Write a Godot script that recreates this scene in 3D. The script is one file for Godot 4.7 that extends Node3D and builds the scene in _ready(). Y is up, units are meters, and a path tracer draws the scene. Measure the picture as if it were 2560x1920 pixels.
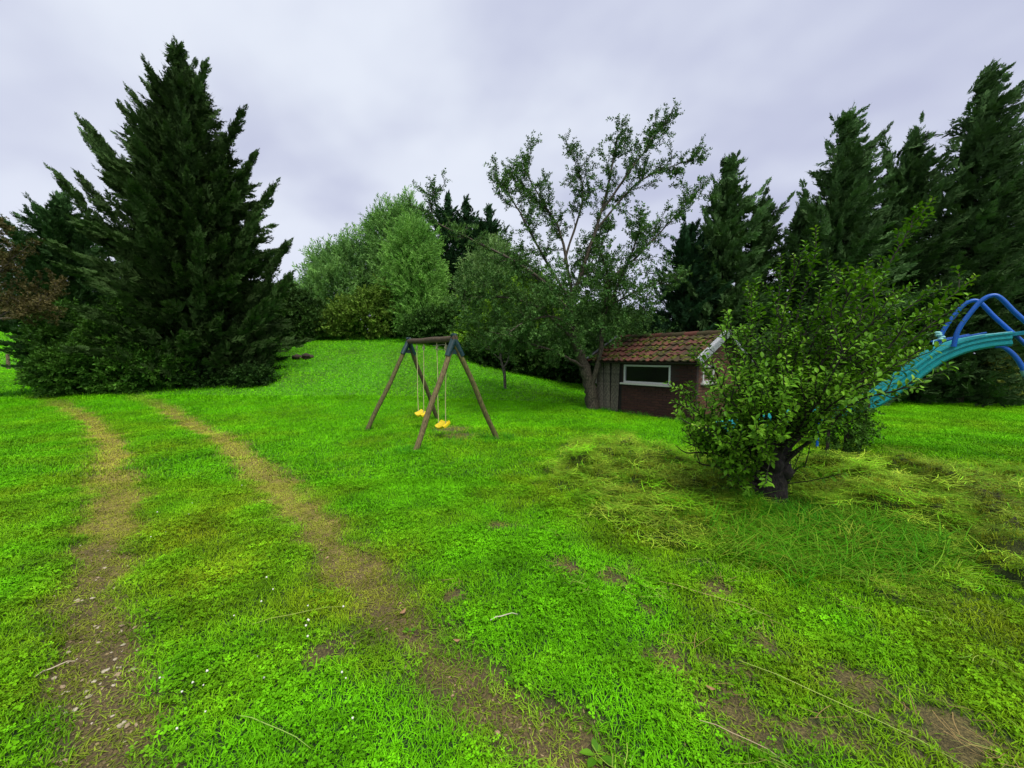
extends Node3D
# An overgrown garden under an overcast sky: swing set, brick shed, slide, orchard trees, conifer hedges.
# World: camera at the origin looking to -Z. "d" below is the distance ahead (d = -z).

const RUT_A := [Vector2(2.4, -1.6), Vector2(-0.5, -0.4), Vector2(-1.0, 0.8), Vector2(-1.66, 1.51), Vector2(-1.99, 1.82), Vector2(-2.34, 2.13), Vector2(-2.99, 2.72), Vector2(-3.81, 3.62), Vector2(-5.31, 5.15), Vector2(-7.62, 7.38), Vector2(-11.5, 10.6), Vector2(-17.5, 14.2), Vector2(-26, 18)]
const RUT_B := [Vector2(3.0, -1.2), Vector2(1.3, 0.4), Vector2(0.24, 1.51), Vector2(-0.03, 1.75), Vector2(-0.37, 2.03), Vector2(-0.85, 2.51), Vector2(-1.41, 3.18), Vector2(-2.18, 4.06), Vector2(-3.57, 5.57), Vector2(-6.26, 8.27), Vector2(-10.2, 11.6), Vector2(-15.6, 15.0), Vector2(-24, 20)]
const WINDROW := [Vector2(4.9, 6.0), Vector2(5.15, 5.5), Vector2(5.2, 4.7), Vector2(4.75, 3.8), Vector2(4.3, 3.2), Vector2(3.6, 2.55)]
# bare or dry spots in the lawn: x, d, radius
const BARE := [Vector3(1.18, 2.0, 0.11), Vector3(1.05, 1.72, 0.2), Vector3(1.3, 1.63, 0.14), Vector3(1.75, 1.86, 0.18), Vector3(1.95, 1.62, 0.22), Vector3(-0.13, 3.75, 0.12), Vector3(-0.42, 2.6, 0.1), Vector3(0.75, 2.85, 0.14), Vector3(1.45, 2.7, 0.16), Vector3(0.85, 2.05, 0.16), Vector3(-1.4, 9.0, 0.5), Vector3(-1.15, 8.2, 0.45), Vector3(-1.05, 2.1, 0.14), Vector3(1.5, 2.25, 0.12)]

var noise_a := FastNoiseLite.new()
var noise_b := FastNoiseLite.new()
var noise_c := FastNoiseLite.new()
var rng := RandomNumberGenerator.new()
var M := {}
var S := {}


# ---------------------------------------------------------------- geometry helpers
class Geo:
	var v := PackedVector3Array()
	var n := PackedVector3Array()
	var c := PackedColorArray()
	var ix := PackedInt32Array()
	var tint := Color.WHITE
	var flat := false

	func put(p: Vector3, nn: Vector3) -> int:
		v.append(p)
		n.append(nn)
		c.append(tint)
		return v.size() - 1

	func link(a: int, b: int, d: int) -> void:   # counter-clockwise as seen from outside
		ix.append(a)
		ix.append(d)
		ix.append(b)

	func tri(a: Vector3, b: Vector3, d: Vector3) -> void:
		var nn := (b - a).cross(d - a).normalized()
		var k := put(a, nn)
		put(b, nn)
		put(d, nn)
		link(k, k + 1, k + 2)

	func quad(a: Vector3, b: Vector3, d: Vector3, e: Vector3) -> void:
		var nn := (d - a).cross(e - b).normalized()
		var k := put(a, nn)
		put(b, nn)
		put(d, nn)
		put(e, nn)
		link(k, k + 1, k + 2)
		link(k, k + 2, k + 3)

	# a box with chamfered long edges would be wasteful at this size: a plain box, turned by b
	func box(at: Vector3, size: Vector3, b := Basis()) -> void:
		var h := size / 2
		var p := []
		for s in [[-1, -1, -1], [1, -1, -1], [1, 1, -1], [-1, 1, -1], [-1, -1, 1], [1, -1, 1], [1, 1, 1], [-1, 1, 1]]:
			p.append(at + b * Vector3(s[0] * h.x, s[1] * h.y, s[2] * h.z))
		quad(p[4], p[5], p[6], p[7])
		quad(p[1], p[0], p[3], p[2])
		quad(p[0], p[4], p[7], p[3])
		quad(p[5], p[1], p[2], p[6])
		quad(p[7], p[6], p[2], p[3])
		quad(p[0], p[1], p[5], p[4])

	# a block whose edges are bevelled by e
	func block(at: Vector3, size: Vector3, e: float, b := Basis()) -> void:
		var h := size / 2
		for ax in 3:
			var u := Vector3.ZERO
			var w := Vector3.ZERO
			var f := Vector3.ZERO
			f[ax] = 1
			u[(ax + 1) % 3] = 1
			w[(ax + 2) % 3] = 1
			for s in [-1.0, 1.0]:
				var o: Vector3 = f * h[ax] * s
				var uu: Vector3 = u * (h[(ax + 1) % 3] - e)
				var ww: Vector3 = w * (h[(ax + 2) % 3] - e)
				if s > 0:
					quad(at + b * (o - uu - ww), at + b * (o + uu - ww), at + b * (o + uu + ww), at + b * (o - uu + ww))
				else:
					quad(at + b * (o - uu - ww), at + b * (o - uu + ww), at + b * (o + uu + ww), at + b * (o + uu - ww))
			for s in [-1.0, 1.0]:
				for t in [-1.0, 1.0]:
					var a1: Vector3 = u * h[(ax + 1) % 3] * s + w * (h[(ax + 2) % 3] - e) * t
					var a2: Vector3 = u * (h[(ax + 1) % 3] - e) * s + w * h[(ax + 2) % 3] * t
					var l: Vector3 = f * (h[ax] - e)
					var k := [at + b * (a1 - l), at + b * (a1 + l), at + b * (a2 + l), at + b * (a2 - l)]
					if s * t < 0:
						quad(k[0], k[1], k[2], k[3])
					else:
						quad(k[3], k[2], k[1], k[0])

	func tube(pts: Array, rads: Array, sides := 6, caps := true) -> void:
		var prev := Vector3.ZERO
		var first := -1
		var last := -1
		for i in pts.size():
			var t: Vector3 = (pts[mini(i + 1, pts.size() - 1)] - pts[maxi(i - 1, 0)]).normalized()
			if t == Vector3.ZERO:
				t = Vector3.UP
			var x: Vector3 = prev - t * prev.dot(t)
			if x.length() < 0.01:
				x = t.cross(Vector3(0.31, 0.2, 0.93))
			x = x.normalized()
			prev = x
			var y := t.cross(x)
			var r: float = rads[mini(i, rads.size() - 1)]
			var k := v.size()
			for s in sides + 1:
				var a := TAU * s / sides
				var o := x * cos(a) + y * sin(a)
				put(pts[i] + o * r, o)
			if i > 0:
				for s in sides:
					link(last + s, last + s + 1, k + s + 1)
					link(last + s, k + s + 1, k + s)
			else:
				first = k
			last = k
		if caps:
			for e in 2:
				var p: Vector3 = pts[0] if e == 0 else pts[-1]
				var q: Vector3 = pts[1] if e == 0 else pts[-2]
				var nn := (p - q).normalized()
				var k0: int = first if e == 0 else last
				var cc := put(p, nn)
				var ring := []
				for s in sides:
					ring.append(put(v[k0 + s], nn))
				for s in sides:
					if e == 0:
						link(cc, ring[(s + 1) % sides], ring[s])
					else:
						link(cc, ring[s], ring[(s + 1) % sides])

	# a swept closed outline; rings[i] is an Array of Vector3; smooth = share normals along
	func loft(rings: Array, caps := true) -> void:
		var m: int = rings[0].size()
		for i in rings.size() - 1:
			for s in m:
				var s2 := (s + 1) % m
				quad(rings[i][s], rings[i][s2], rings[i + 1][s2], rings[i + 1][s])
		if caps:
			for e in 2:
				var r: Array = rings[0] if e == 0 else rings[-1]
				var mid := Vector3.ZERO
				for p in r:
					mid += p
				mid /= m
				for s in m:
					if e == 0:
						tri(mid, r[(s + 1) % m], r[s])
					else:
						tri(mid, r[s], r[(s + 1) % m])

	# a lumpy ball
	func ball(at: Vector3, r: Vector3, rows := 5, cols := 8, b := Basis(), lump := 0.0, seed_ := 1) -> void:
		var k := v.size()
		var rr := RandomNumberGenerator.new()
		rr.seed = seed_
		for i in rows + 1:
			var th := PI * i / rows
			var l0 := 0.0
			for j in cols + 1:
				var ph := TAU * j / cols
				var l := 1.0 + (rr.randf() - 0.5) * lump
				if j == 0:
					l0 = l
				if j == cols or i == 0 or i == rows:
					l = l0
				var o := Vector3(sin(th) * cos(ph), cos(th), sin(th) * sin(ph))
				put(at + b * (o * r * l), (b * (o / r)).normalized())
		for i in rows:
			for j in cols:
				var a := k + i * (cols + 1) + j
				link(a, a + 1, a + cols + 2)
				link(a, a + cols + 2, a + cols + 1)

	func mesh() -> ArrayMesh:
		var a := []
		a.resize(Mesh.ARRAY_MAX)
		a[Mesh.ARRAY_VERTEX] = v
		if not flat:
			a[Mesh.ARRAY_NORMAL] = n
		a[Mesh.ARRAY_COLOR] = c
		a[Mesh.ARRAY_INDEX] = ix
		var m := ArrayMesh.new()
		m.add_surface_from_arrays(Mesh.PRIMITIVE_TRIANGLES, a)
		return m


class Copies:
	var b := PackedFloat32Array()

	func add(o: Vector3, x: Vector3, y: Vector3, z: Vector3, c: Color) -> void:
		b.append_array(PackedFloat32Array([x.x, y.x, z.x, o.x, x.y, y.y, z.y, o.y, x.z, y.z, z.z, o.z, c.r, c.g, c.b, 1.0]))

	func along(o: Vector3, dir: Vector3, side: Vector3, s: float, c: Color) -> void:   # mesh +Y along dir, its flat side (+Z) turned by side
		var y := dir.normalized()
		var x := y.cross(side)
		if x.length() < 0.05:
			x = y.cross(Vector3(0.7, 0.1, 0.7))
		x = x.normalized()
		var z := x.cross(y)
		add(o, x * s, y * s, z * s, c)

	func node(called: String, m: Mesh, mat: Material) -> MultiMeshInstance3D:
		var mm := MultiMesh.new()
		mm.transform_format = MultiMesh.TRANSFORM_3D
		mm.use_colors = true
		mm.mesh = m
		mm.instance_count = b.size() / 16
		mm.buffer = b
		var o := MultiMeshInstance3D.new()
		o.name = called
		o.multimesh = mm
		o.material_override = mat
		return o


func rv() -> Vector3:   # a random direction
	var y := rng.randf_range(-1, 1)
	var a := rng.randf() * TAU
	var r := sqrt(1 - y * y)
	return Vector3(cos(a) * r, y, sin(a) * r)


func W(x: float, d: float, up := 0.0) -> Vector3:   # a point of the ground
	return Vector3(x, land(x, d) + up, -d)


func lerp_list(list: Array, t: float) -> float:   # list of [t, value]
	for i in list.size() - 1:
		if t <= list[i + 1][0]:
			return lerpf(list[i][1], list[i + 1][1], clampf((t - list[i][0]) / (list[i + 1][0] - list[i][0]), 0, 1))
	return list[-1][1]


func smooth_path(pts: Array, per := 4) -> Array:
	var out := []
	for i in pts.size() - 1:
		var a = pts[maxi(i - 1, 0)]
		var e = pts[mini(i + 2, pts.size() - 1)]
		for k in per:
			out.append(pts[i].cubic_interpolate(pts[i + 1], a, e, k / float(per)))
	out.append(pts[-1])
	return out


# ---------------------------------------------------------------- scene helpers
var used := {}

func numbered(called: String) -> String:
	if not used.has(called):
		used[called] = 0
		return called
	used[called] += 1
	return "%s_%03d" % [called, used[called]]


func tag(o: Node3D, label: String, category: String, group := "", kind := "") -> Node3D:
	if label:
		o.set_meta("label", label)
	if category:
		o.set_meta("category", category)
	if group:
		o.set_meta("group", group)
	if kind:
		o.set_meta("kind", kind)
	return o


func thing(called: String, label: String, category: String, at := Vector3.ZERO, turn := 0.0, group := "") -> Node3D:
	var o := Node3D.new()
	o.name = numbered(called)
	add_child(o, true)
	o.position = at
	o.rotation.y = turn
	return tag(o, label, category, group)


func part(called: String, m: Variant, mat: Material, parent: Node3D, t := Transform3D()) -> MeshInstance3D:
	var o := MeshInstance3D.new()
	o.name = called if parent != self else numbered(called)
	o.mesh = m.mesh() if m is Geo else m
	o.material_override = mat
	o.transform = t
	parent.add_child(o, true)
	return o


func mat(col: Color, rough := 0.8, back := 0.0, tinted := true) -> StandardMaterial3D:   # col is linear
	var m := StandardMaterial3D.new()
	m.albedo_color = col.linear_to_srgb()
	m.roughness = rough
	m.vertex_color_use_as_albedo = tinted
	m.cull_mode = BaseMaterial3D.CULL_DISABLED
	if back > 0:
		m.metallic_specular = 0.18
		m.backlight_enabled = true
		m.backlight = Color(back, back, back * 0.6)
	return m


func noise_texture(freq: float, seed_: int, ramp: Array, size := 512, octaves := 4, normal := false, strength := 4.0) -> NoiseTexture2D:
	var f := FastNoiseLite.new()
	f.seed = seed_
	f.frequency = freq
	f.fractal_octaves = octaves
	f.fractal_gain = 0.6
	var t := NoiseTexture2D.new()
	t.width = size
	t.height = size
	t.seamless = true
	t.noise = f
	if normal:
		t.as_normal_map = true
		t.bump_strength = strength
	else:
		var g := Gradient.new()
		g.offsets = PackedFloat32Array(ramp.map(func(r): return r[0]))
		g.colors = PackedColorArray(ramp.map(func(r): return r[1]))
		t.color_ramp = g
	return t


func grained(m: StandardMaterial3D, freq: float, seed_: int, low: float, high: float, scale: Vector3, bump := 4.0, world := false) -> StandardMaterial3D:
	m.albedo_texture = noise_texture(freq, seed_, [[0.25, Color(low, low, low)], [0.75, Color(high, high, high)]])
	m.normal_enabled = true
	m.normal_texture = noise_texture(freq, seed_, [], 512, 4, true, bump)
	m.uv1_triplanar = true
	m.uv1_world_triplanar = world
	m.uv1_scale = scale
	return m


# ---------------------------------------------------------------- the lie of the land and what grows on it
func land(x: float, d: float) -> float:
	var h := 2.8 * smoothstep(9.5, 25.0, d) * lerpf(1.0, 0.22, smoothstep(-6.0, 4.0, x)) * lerpf(0.3, 1.0, smoothstep(-22.0, -13.0, x))
	if d > 34.0 and x < -20.0:
		h += 0.16 * (minf(d, 72.0) - 34.0) * smoothstep(-20.0, -32.0, x)
	if d < 40.0 and absf(x) < 40.0:
		h += noise_a.get_noise_2d(x * 3.0, d * 3.0) * 0.05 + noise_a.get_noise_2d(x * 17.0, d * 17.0) * 0.018
		var hy := hay(x, d)
		if hy > 0.0:
			h += windrow(x, d) * 0.07 + hy * (0.08 + 0.34 * maxf(0.0, noise_b.get_noise_2d(x * 62.0, d * 62.0) + 0.1))
	if d < 16.0 and x < 3.0:
		h -= 0.035 * rut(x, d)
	return h


func off_line(p: Vector2, line: Array) -> float:
	var best := 1e9
	for i in line.size() - 1:
		var a: Vector2 = line[i]
		var b: Vector2 = line[i + 1]
		var e := b - a
		var t := clampf((p - a).dot(e) / e.length_squared(), 0.0, 1.0)
		best = minf(best, p.distance_squared_to(a + e * t))
	return sqrt(best)


func rut(x: float, d: float) -> float:
	if d > 19.0 or x > 3.0:
		return 0.0
	var p := Vector2(x, d)
	var r := minf(off_line(p, RUT_A), off_line(p, RUT_B))
	if r > 0.75:
		return 0.0
	r *= lerpf(1.35, 1.0, smoothstep(1.8, 4.5, d))
	r += noise_b.get_noise_2d(x * 28.0, d * 28.0) * 0.2 + noise_b.get_noise_2d(x * 90.0, d * 90.0) * 0.06
	return (1.0 - smoothstep(0.05, 0.40, r)) * (1.0 - smoothstep(10.0, 15.0, d))


func hay(x: float, d: float) -> float:
	if x < -0.6 or d > 8.6 or d < 1.2:
		return 0.0
	var a := Vector2((x - 1.75) / 1.15, (d - 5.35) / 2.1).length()
	var b := Vector2((x - 4.6) / 2.5, (d - 4.0) / 1.75).length()
	var c := Vector2((x - 2.9) / 1.3, (d - 4.9) / 1.3).length()
	var r := minf(a, minf(b, c)) + noise_b.get_noise_2d(x * 22.0, d * 22.0) * 0.45
	var clear := smoothstep(0.2, 0.5, Vector2(x - 2.9, d - 4.35).length()) * (1.0 - 0.8 * long_grass(x, d))
	return (1.0 - smoothstep(0.55, 1.12, r)) * clear


func windrow(x: float, d: float) -> float:   # the raised dark edge of the cut grass
	if x < 3.5 or d > 6.5 or d < 2.0:
		return 0.0
	return (1.0 - smoothstep(0.03, 0.20, off_line(Vector2(x, d), WINDROW) + noise_b.get_noise_2d(x * 40.0, d * 40.0) * 0.15))


func long_grass(x: float, d: float) -> float:
	if x < 0.6 or x > 5.0 or d > 6.0:
		return 0.0
	return 1.0 - smoothstep(0.55, 1.0, Vector2((x - 2.75) / 1.35, (d - 3.45) / 0.85).length() + noise_b.get_noise_2d(x * 30.0, d * 30.0) * 0.3)


func bare(x: float, d: float) -> float:
	if d > 11.0:
		return 0.0
	var best := 0.0
	for s in BARE:
		var r = Vector2(x - s.x, (d - s.y)).length() / s.z
		if r < 1.8:
			best = maxf(best, 1.0 - smoothstep(0.45, 1.2, r + noise_b.get_noise_2d(x * 110.0, d * 110.0) * 0.8))
	if x > 0.2 and d < 3.2 and d > 0.4:   # the worn strip beside the hay
		var lane := absf(x - (2.75 - d * 0.72)) / 0.55
		best = maxf(best, (1.0 - smoothstep(0.3, 1.0, lane)) * smoothstep(0.19, 0.5, noise_b.get_noise_2d(x * 55.0 + 40.0, d * 55.0)))
	return best


# how olive (cut over, half dry) rather than lush the lawn is: 0..1
func olive(x: float, d: float) -> float:
	var o := 0.22 + noise_a.get_noise_2d(x * 7.0 + 200.0, d * 7.0) * 0.8 + noise_b.get_noise_2d(x * 30.0, d * 30.0 + 70.0) * 0.42
	o += 0.55 * smoothstep(-0.1, 1.4, x - 0.25 * absf(d - 3.2)) * (1.0 - smoothstep(4.5, 8.0, d))   # towards the hay
	o -= 0.35 * (1.0 - smoothstep(0.2, 1.1, absf(x + 0.45 * d - 1.55))) * (1.0 - smoothstep(6.0, 9.0, d))  # lush strip right of the track
	o += 0.25 * (1.0 - smoothstep(-3.2, -1.6, x + d * 1.15)) * (1.0 - smoothstep(5.0, 9.0, d))
	o += 0.5 * smoothstep(9.6, 11.5, d) * (1.0 - smoothstep(12.3, 13.4, d)) * smoothstep(6.5, 9.0, x)
	return clampf(o, 0.0, 1.0)


func blade_color(x: float, d: float, r: float) -> Color:
	var o := olive(x, d)
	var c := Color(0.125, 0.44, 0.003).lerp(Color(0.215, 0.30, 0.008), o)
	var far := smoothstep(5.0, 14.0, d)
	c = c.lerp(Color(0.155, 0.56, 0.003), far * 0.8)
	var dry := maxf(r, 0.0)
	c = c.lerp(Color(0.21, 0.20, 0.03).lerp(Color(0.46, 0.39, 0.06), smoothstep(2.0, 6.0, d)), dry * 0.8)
	return c


# ---------------------------------------------------------------- small meshes that are copied
func tuft(blades: int, radius: float, h0: float, h1: float, width: float, lean: float, seed_: int, segs := 2) -> ArrayMesh:
	var r := RandomNumberGenerator.new()
	r.seed = seed_
	var g := Geo.new()
	g.flat = true
	for i in blades:
		var a := r.randf() * TAU
		var p := Vector3(cos(a), 0, sin(a)) * radius * sqrt(r.randf())
		var az := r.randf() * TAU
		var out := Vector3(cos(az), 0, sin(az))
		var side := Vector3(-out.z, 0, out.x)
		var h := r.randf_range(h0, h1)
		var l := lean * r.randf_range(0.3, 1.4)
		var w := width * r.randf_range(0.7, 1.3)
		g.tint = Color(1, 1, 1) * r.randf_range(0.7, 1.25)
		if segs == 3 and r.randf() < 0.12:
			g.tint = Color(1.9, 1.0, 1.6)
		var last := p - Vector3(0, 0.01, 0)
		var lw := w
		for s in segs:
			var t := (s + 1.0) / segs
			var q := p + Vector3.UP * h * (t - 0.35 * l * t * t) + out * h * l * t * t
			if s == segs - 1:
				g.tri(last - side * lw / 2, last + side * lw / 2, q)
			else:
				var nw := w * (1 - t * 0.45)
				g.quad(last - side * lw / 2, last + side * lw / 2, q + side * nw / 2, q - side * nw / 2)
				lw = nw
			last = q
	return g.mesh()


func clover_mesh(n: int, radius: float, size: float, seed_: int) -> ArrayMesh:
	var r := RandomNumberGenerator.new()
	r.seed = seed_
	var g := Geo.new()
	g.flat = true
	for i in n:
		var a := r.randf() * TAU
		var p := Vector3(cos(a), 0, sin(a)) * radius * sqrt(r.randf()) + Vector3(0, r.randf_range(0.015, 0.05), 0)
		var nrm := (Vector3.UP * 1.6 + Vector3(r.randf_range(-1, 1), 0, r.randf_range(-1, 1))).normalized()
		var x := nrm.cross(Vector3(0.3, 0.1, 0.9)).normalized()
		var y := nrm.cross(x)
		var a0 := r.randf() * TAU
		var s := size * r.randf_range(0.6, 1.25)
		g.tint = Color(1, 1, 1) * r.randf_range(0.75, 1.25)
		for k in 3:
			var e := x * cos(a0 + k * TAU / 3) + y * sin(a0 + k * TAU / 3)
			var f := nrm.cross(e)
			var tip := p + e * s + nrm * s * 0.1
			g.tri(p, p + e * s * 0.6 + f * s * 0.42 + nrm * s * 0.25, tip)
			g.tri(p, tip, p + e * s * 0.6 - f * s * 0.42 + nrm * s * 0.25)
	return g.mesh()


func hay_mesh(n: int, seed_: int) -> ArrayMesh:
	var r := RandomNumberGenerator.new()
	r.seed = seed_
	var g := Geo.new()
	g.flat = true
	for i in n:
		var a := r.randf() * TAU
		var p := Vector3(cos(a), 0, sin(a)) * 0.14 * sqrt(r.randf()) + Vector3(0, r.randf_range(0.0, 0.05), 0)
		var az := r.randf_range(-1.5, 1.5) + (PI if r.randf() < 0.5 else 0.0)
		var e := Vector3(cos(az), r.randf_range(-0.1, 0.22), sin(az))
		var bend := Vector3(-e.z, r.randf_range(-0.3, 0.1), e.x) * r.randf_range(-0.6, 0.6)
		var l := r.randf_range(0.07, 0.24)
		var w := r.randf_range(0.0012, 0.0026)
		g.tint = Color(1, 1, 1) * r.randf_range(0.65, 1.3)
		if r.randf() < 0.25:
			g.tint = Color(0.65, 1.05, 0.7)
		var last := p - e * l / 2
		var up := Vector3(0, w, 0)
		for s in 3:
			var t := (s + 1) / 3.0
			var q := p + e * l * (t - 0.5) + bend * l * (t * t - t)
			var side := (q - last).cross(Vector3.UP).normalized() * w
			g.quad(last - side, last + side, q + side + up * 0.4, q - side + up * 0.4)
			last = q
	return g.mesh()


func spray_mesh(seed_: int) -> ArrayMesh:   # a flat fan of scaly cypress shoots, half a metre long
	var r := RandomNumberGenerator.new()
	r.seed = seed_
	var g := Geo.new()
	g.flat = true
	for i in 22:
		var t := (i + 0.5) / 22.0
		var s := 1.0 if i % 2 == 0 else -1.0
		var p := Vector3(0, t * 0.46, 0) + Vector3(0, 0, 0.03) * sin(t * 5.0 + seed_)
		var l := 0.22 * (1.0 - t * 0.78) * r.randf_range(0.7, 1.2)
		var a := deg_to_rad(r.randf_range(28, 50))
		var e := Vector3(sin(a) * s, cos(a), r.randf_range(-0.45, 0.45)).normalized()
		var f := Vector3(e.y, -e.x, r.randf_range(-0.6, 0.6)).normalized()
		var w := 0.030 * (1.2 - t * 0.5)
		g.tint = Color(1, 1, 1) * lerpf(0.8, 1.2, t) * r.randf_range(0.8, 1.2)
		var mid := p + e * l * 0.45
		g.tri(p, mid + f * w, p + e * l)
		g.tri(p, p + e * l, mid - f * w)
		for k in 2:   # side shoots
			var q := p + e * l * (0.35 + 0.3 * k)
			var e2 := (e + f * (0.8 if k == 0 else -0.8)).normalized()
			g.tri(q - e * 0.020, q + e * 0.026, q + e2 * l * 0.45)
	g.tri(Vector3(-0.012, 0.3, 0), Vector3(0.012, 0.3, 0), Vector3(0, 0.6, 0.03))
	return g.mesh()


func twig_mesh(n: int, length: float, leaf: float, ratio: float, spread: float, seed_: int, droop := 0.0) -> ArrayMesh:   # leaves set along a twig
	var r := RandomNumberGenerator.new()
	r.seed = seed_
	var g := Geo.new()
	g.flat = true
	for i in n:
		var t := (i + r.randf()) / n
		var az := i * 2.4 + r.randf()
		var p := Vector3(0.02 * sin(t * 4), t * length, 0.02 * cos(t * 5))
		var e := (Vector3(cos(az) * spread, 1.0 - 0.5 * spread, sin(az) * spread) + Vector3(r.randf_range(-0.3, 0.3), r.randf_range(-0.3, 0.3) - droop, r.randf_range(-0.3, 0.3))).normalized()
		var s := e.cross(Vector3(r.randf_range(-1, 1), r.randf_range(-1, 1), r.randf_range(-1, 1))).normalized()
		var nn := e.cross(s)
		var l := leaf * r.randf_range(0.7, 1.25)
		var w := l * ratio * 0.5
		g.tint = Color(1, 1, 1) * r.randf_range(0.7, 1.3)
		var m := p + e * l * 0.45 + nn * l * 0.06
		g.tri(p, m + s * w, p + e * l)
		g.tri(p, p + e * l, m - s * w)
	return g.mesh()


func leaf_mesh(l: float, ratio: float, fold: float, curl: float) -> ArrayMesh:   # one leaf, +Y to its tip
	var g := Geo.new()
	var w := [0.12, 0.78, 1.0, 0.72, 0.0]
	var rows := []
	for i in 5:
		var t := i / 4.0
		var y := t * l
		var z := -curl * l * t * t
		var h: float = w[i] * l * ratio * 0.5
		rows.append([Vector3(-h, y, z + fold * h), Vector3(0, y, z), Vector3(h, y, z + fold * h)])
	g.tint = Color(1, 1, 1)
	for i in 4:
		for k in 2:
			g.tint = Color(1, 1, 1) * (1.0 if k == 0 else 0.92)
			g.quad(rows[i][k], rows[i][k + 1], rows[i + 1][k + 1], rows[i + 1][k])
	g.tint = Color(0.8, 0.9, 0.6)
	g.tube([Vector3(0, -l * 0.16, 0.0), Vector3(0, 0.01 * l, 0)], [l * 0.012, l * 0.016], 3, false)
	return g.mesh()


# ---------------------------------------------------------------- trees
func sprays(c: Array, o: Vector3, dir: Vector3, s: float, col: Color) -> void:
	c[rng.randi() % 3].along(o, dir, rv() + Vector3(0, 0.9, 0), s, col)


func conifer(called: String, label: String, at: Vector3, H: float, profile: Array, n: int, seed_: int, col: Color, tips := [], wind := Vector3.ZERO, dens := 9.0, group := "", fill := 8.0) -> Node3D:
	rng.seed = seed_
	var o := thing(called, label, "conifer", at, 0.0, group)
	var g := Geo.new()
	g.tint = Color(0.07, 0.05, 0.035)
	H -= 0.55
	var pts := []
	var lean := Vector3(rng.randf_range(-0.02, 0.02), 0, rng.randf_range(-0.02, 0.02)) * H + wind * 0.35
	for i in 9:
		var t := i / 8.0
		pts.append(Vector3(0, t * H * 0.97 - 0.2 * (1 - t), 0) + lean * t * t)
	g.tube(pts, [0.022 * H, 0.018 * H, 0.016 * H, 0.013 * H, 0.011 * H, 0.008 * H, 0.006 * H, 0.003 * H, 0.012], 8)
	part("trunk", g, M.bark, o)
	var c := [Copies.new(), Copies.new(), Copies.new()]
	var limbs := []
	for j in n:
		var h := 0.02 + 0.95 * (j + rng.randf()) / n
		var R: float = lerp_list(profile, minf(h + 0.10, 1.0)) * rng.randf_range(0.68, 1.06)
		var az := j * 2.39996 + rng.randf_range(-0.4, 0.4)
		limbs.append([h * H, Vector3(cos(az), 0, sin(az)) * R, R * lerpf(0.30, 1.15, h * h) * rng.randf_range(0.6, 1.35), 1.0])
	for t in tips:   # limbs that stand out of the outline, by the place of their tips
		var out := Vector3(t.x, 0, t.z)
		var up := minf(t.y - 0.3, out.length() * 1.05 + 0.5)
		limbs.append([t.y - up - 0.3, out * 0.94, up, 2.0])
	# the leader
	for k in int(40 + H * 6):
		var y := H * (1.0 - 0.3 * rng.randf())
		var a := rng.randf() * TAU
		var rr := maxf(0.04, (H - y) * 0.11)
		var q: Vector3 = Vector3(0, y, 0) + lean * pow(y / H, 2) + Vector3(cos(a), 0, sin(a)) * rr * rng.randf()
		sprays(c, q - Vector3(0, 0.3, 0), Vector3(cos(a) * 0.45, 1.0, sin(a) * 0.45) + wind * 0.25, rng.randf_range(0.6, 1.05), col * rng.randf_range(0.9, 1.4))
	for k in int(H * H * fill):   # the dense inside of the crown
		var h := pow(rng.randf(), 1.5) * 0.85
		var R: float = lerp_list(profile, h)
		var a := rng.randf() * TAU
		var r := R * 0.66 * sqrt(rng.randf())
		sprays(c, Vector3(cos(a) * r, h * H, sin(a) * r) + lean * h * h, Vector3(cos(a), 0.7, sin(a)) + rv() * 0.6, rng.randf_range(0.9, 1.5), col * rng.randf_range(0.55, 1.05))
	for l in limbs:
		var out: Vector3 = l[1]
		var R := out.length()
		var foot: Vector3 = Vector3(0, l[0], 0) + lean * pow(l[0] / H, 2)
		var m := int(R * dens * 2.1 * l[3]) + 8
		var side := out.cross(Vector3.UP).normalized()
		var tint := col * rng.randf_range(0.72, 1.3)
		for k in m:
			var t := 0.12 + 0.86 * pow(rng.randf(), 0.75)
			var p: Vector3 = foot + out * t + Vector3.UP * l[2] * (0.45 * t + 0.75 * t * t - 0.2 * t * t * t * t) + wind * t * t * 0.5
			var tan: Vector3 = out + Vector3.UP * l[2] * (0.45 + 1.5 * t - 0.9 * t * t * t) + wind * t
			var wide := (0.05 + 0.85 * (1.0 - t)) * minf(1.0, 0.35 + R * 0.3)
			p += rv() * wide * rng.randf()
			var dir := tan.normalized() + rv() * lerpf(0.75, 0.3, t) + side * rng.randf_range(-0.35, 0.35)
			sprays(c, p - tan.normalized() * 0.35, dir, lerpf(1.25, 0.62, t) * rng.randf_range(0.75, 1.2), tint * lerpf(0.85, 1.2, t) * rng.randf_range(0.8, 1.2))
		for k in 5:   # the fine end of the limb
			var t := 0.86 + 0.025 * k
			var p: Vector3 = foot + out * t + Vector3.UP * l[2] * (0.45 * t + 0.75 * t * t - 0.2 * t * t * t * t) + wind * t * t * 0.5
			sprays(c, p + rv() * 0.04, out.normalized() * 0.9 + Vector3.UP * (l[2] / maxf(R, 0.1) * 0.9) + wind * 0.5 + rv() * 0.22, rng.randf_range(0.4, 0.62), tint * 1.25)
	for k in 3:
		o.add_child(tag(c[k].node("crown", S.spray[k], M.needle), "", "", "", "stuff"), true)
	return o


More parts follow.
